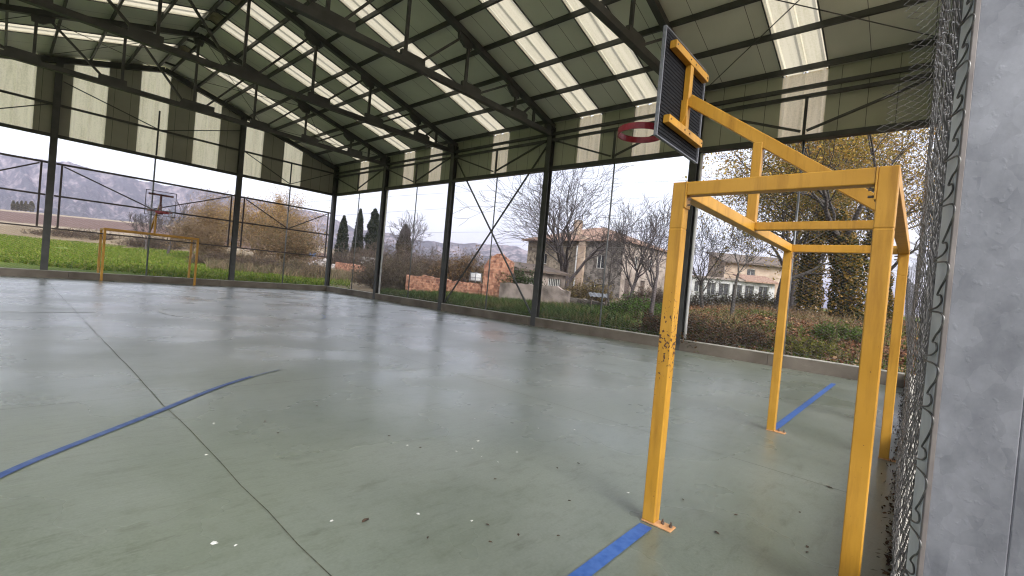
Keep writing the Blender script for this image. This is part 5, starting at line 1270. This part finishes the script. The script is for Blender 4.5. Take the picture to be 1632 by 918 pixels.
# pale road in front of it
rp = [at(u, t) for u, t in ((1040, 40), (1080, 37.5), (1130, 36), (1180, 35), (1230, 34.5), (1280, 34), (1340, 33.5))]
rp = np.array(rp); pd = np.gradient(rp, axis=0); pd /= np.linalg.norm(pd, axis=1)[:, None]; pn = np.stack([-pd[:, 1], pd[:, 0]], 1); mb = MB()
for i in range(len(rp) - 1):
    for s0, s1 in ((-1.6, 0), (0, 1.6)):
        P = [rp[i] + pn[i] * s0, rp[i + 1] + pn[i + 1] * s0, rp[i + 1] + pn[i + 1] * s1, rp[i] + pn[i] * s1]; mb.quad(*[(q[0], q[1], tz(*q) + .10 + .10 * ((float(uv_of(*q)[1]) - 36) / 1.6)) for q in P])
tag(mb.build('road', noisemat('pale_road', (.42, .41, .39), (.55, .54, .51), 2, .9)), kind='structure')

# small far things
def tank(label, u, t, wd, h, zo=0):
    x, y = at(u, t); z = tz(x, y) + zo; r = thing('plastic_tank', label, 'tank', (x, y, z)); MB().box(x - wd / 2, x + wd / 2, y - wd / 2, y + wd / 2, z + .12, z + h).build('tank_body', M_white, r, bevel=.08)
    f = MB(); e = wd / 2 + .02
    for a, b in ((-e, -e), (e, -e), (e, e), (-e, e)): f.bar((x + a, y + b, z), (x + a, y + b, z + h), .04, .04)
    for zz in (.1, h * .5, h): 
        for a, b, c, d_ in ((-e, -e, e, -e), (e, -e, e, e), (e, e, -e, e), (-e, e, -e, -e)): f.bar((x + a, y + b, z + zz), (x + c, y + d_, z + zz), .03, .03)
    f.build('cage', M_grey, r); MB().tube([(x, y, z + h - .01), (x, y, z + h + .06)], .12, 12).build('cap', M_grey, r)
tank('white caged plastic tank left of the brick gable', 758, 36, .6, .72, .55)
tank('white wrapped tank above the short brick wall by the far corner', 587, 56, 1.35, 1.1, .9)
def sign(label, u, v, t, wd, h, mat):
    x, y = at(u, t); z = hz(u, v, t); r = thing('road_sign', label, 'sign', (x, y, tz(x, y))); fv = np.array((VF[0], VF[1])); fv /= np.linalg.norm(fv); sv_ = np.array((fv[1], -fv[0]))
    p, q = np.array((x, y)) - sv_ * wd / 2, np.array((x, y)) + sv_ * wd / 2
    MB().bar((*p, z), (*q, z), .04, h).build('plate', mat, r)
    MB().tube([(x + fv[0] * .05, y + fv[1] * .05, tz(x, y) - .1), (x + fv[0] * .05, y + fv[1] * .05, z + h * .4)], .035, 6).build('pole', M_grey, r)
sign('small blue sign beyond the rubble heap', 497, 406, 72, .95, .62, noisemat('blue_sign', (.03, .16, .42), (.05, .2, .5), 3, .5))
sign('small square white sign at the golden willow', 459, 395, 66, .6, .7, M_white)
rr = np.random.default_rng(300); mb = MB()
for k in range(420):
    u = rr.uniform(478, 545); t = rr.uniform(46, 54); x, y = at(u, t); f = 1 - abs(u - 512) / 34; z = tz(x, y) + rr.uniform(0, 1) * max(.1, f) * 1.3; s = rr.uniform(.08, .3)
    c = np.array((x, y, z)); a = rr.normal(0, 1, 3); a /= np.linalg.norm(a); mb.bar(c - a * s, c + a * s, s * rr.uniform(.6, 1.6), s * rr.uniform(.5, 1), up=rr.normal(0, 1, 3))
tag(mb.build('rubble_heap', M_rubble), kind='stuff')
for lab, va, vb, ta in (('topmost faint cable crossing the sky left of the thick middle post', 306, 300, 60), ('middle overhead cable crossing the sky left of the thick middle post', 331, 325, 60), ('lowest overhead cable crossing the sky left of the thick middle post', 370, 369, 60)):
    pts = []
    for f in np.linspace(0, 1, 12):
        u = 380 + f * 720; x, y = at(u, ta); v = va + (vb - va) * (u - 720) / 100 + 6 * ((f - .5) ** 2) * 2; pts.append((x, y, hz(u, v, ta)))
    tag(MB().tube(pts, .012, 4).build('overhead_cable', M_steel), lab, 'cable')

# ------------------------------------------------------------------ small things on the floor
DR = [(-3.52, 1.28, 2.2), (-3.45, 1.2, 1), (-3.0, 1.13, 1.2), (-2.59, .9, 1.4), (-2.4, .65, 1), (-1.29, .24, 1.8), (-1.05, 2.04, 1), (-.72, 1.49, 1), (-1.77, 1.5, 1.6), (-1.46, 1.57, 1.8), (-1.62, 1.47, 1), (-1.65, 1.15, 1), (-1.37, 1.2, 1.1), (-2.01, 1.82, 1.2), (-3.25, 2.44, 1), (-.44, 1.26, 1.2), (-3.02, 3.11, 1), (-1.68, 1.3, .8)]
rr = np.random.default_rng(400)
for x, y, s in DR:
    n = 9; mb = MB(); an = np.linspace(0, 2 * math.pi, n, endpoint=False); rd = .0075 * s * rr.uniform(.5, 1.3, n); st = rr.uniform(.6, 1.6)
    ring = [(x + rd[i] * math.cos(an[i]) * st, y + rd[i] * math.sin(an[i]), .0012) for i in range(n)]
    mb.v = ring + [(x, y, .0045)]; mb.f = [(i, (i + 1) % n, n) for i in range(n)]
    tag(mb.build('bird_dropping', M_drop), 'small white bird dropping on the green grey court floor', 'dropping', 'bird droppings on the court')
LF = [(-2.86, 1.02, 2.4), (-2.36, .56, 1), (-2.3, .38, 1), (-1.73, .43, 1), (-1.36, .8, 1), (-2.01, 2.08, 1.2), (-1.96, 1.72, 1), (-2.12, 3.17, 1.2), (-2.13, .23, 1), (-2.7, .67, 1), (-1.89, .95, 1.1), (-2.7, 2.62, 1), (-1.14, .75, 1), (-2.68, 2.95, 1.2), (-2.47, .43, 1), (.16, -.75, 2.2), (-1.34, -.37, 1.5), (-.57, -.67, 1.2), (-.99, -.38, 1.3), (-1.07, -.06, 1), (-1.06, -.79, 1.2), (-1.13, -.8, 1.2)]
M_dead = noisemat('dead_leaf', (.03, .022, .016), (.085, .05, .03), 40, .8)
for x, y, s in LF:
    a = rr.uniform(0, 6.3); l = .013 * s; wd = l * .5; ca_, sa_ = math.cos(a), math.sin(a)
    def q(u_, v_, z_): return (x + ca_ * u_ - sa_ * v_, y + sa_ * u_ + ca_ * v_, z_)
    mb = MB(); mb.v = [q(-l, 0, .002), q(-l * .3, -wd, .004), q(l * .5, -wd * .7, .006), q(l, 0, .003), q(l * .5, wd * .7, .007), q(-l * .3, wd, .005), q(0, 0, .0015)]
    mb.f = [(i, (i + 1) % 6, 6) for i in range(6)]
    tag(mb.build('fallen_leaf', M_dead), 'small dark dead leaf on the green grey court floor', 'leaf', 'dead leaves on the court')
n = 800; X = rr.uniform(-2.6, 7.5, n); dd = rr.exponential(.022, n); Yd = yw(X) + .006 + dd; C = np.stack([X, Yd, .004 + rr.exponential(.008, n)], 1); V, F = leafquads(C, .014, rr, .5, up=1.0)
tag(npmesh('leaf_debris', V, F, M_litter, C=pal(n, [(.06, .035, .022), (.10, .06, .035), (.04, .025, .018)], rr)), kind='stuff')
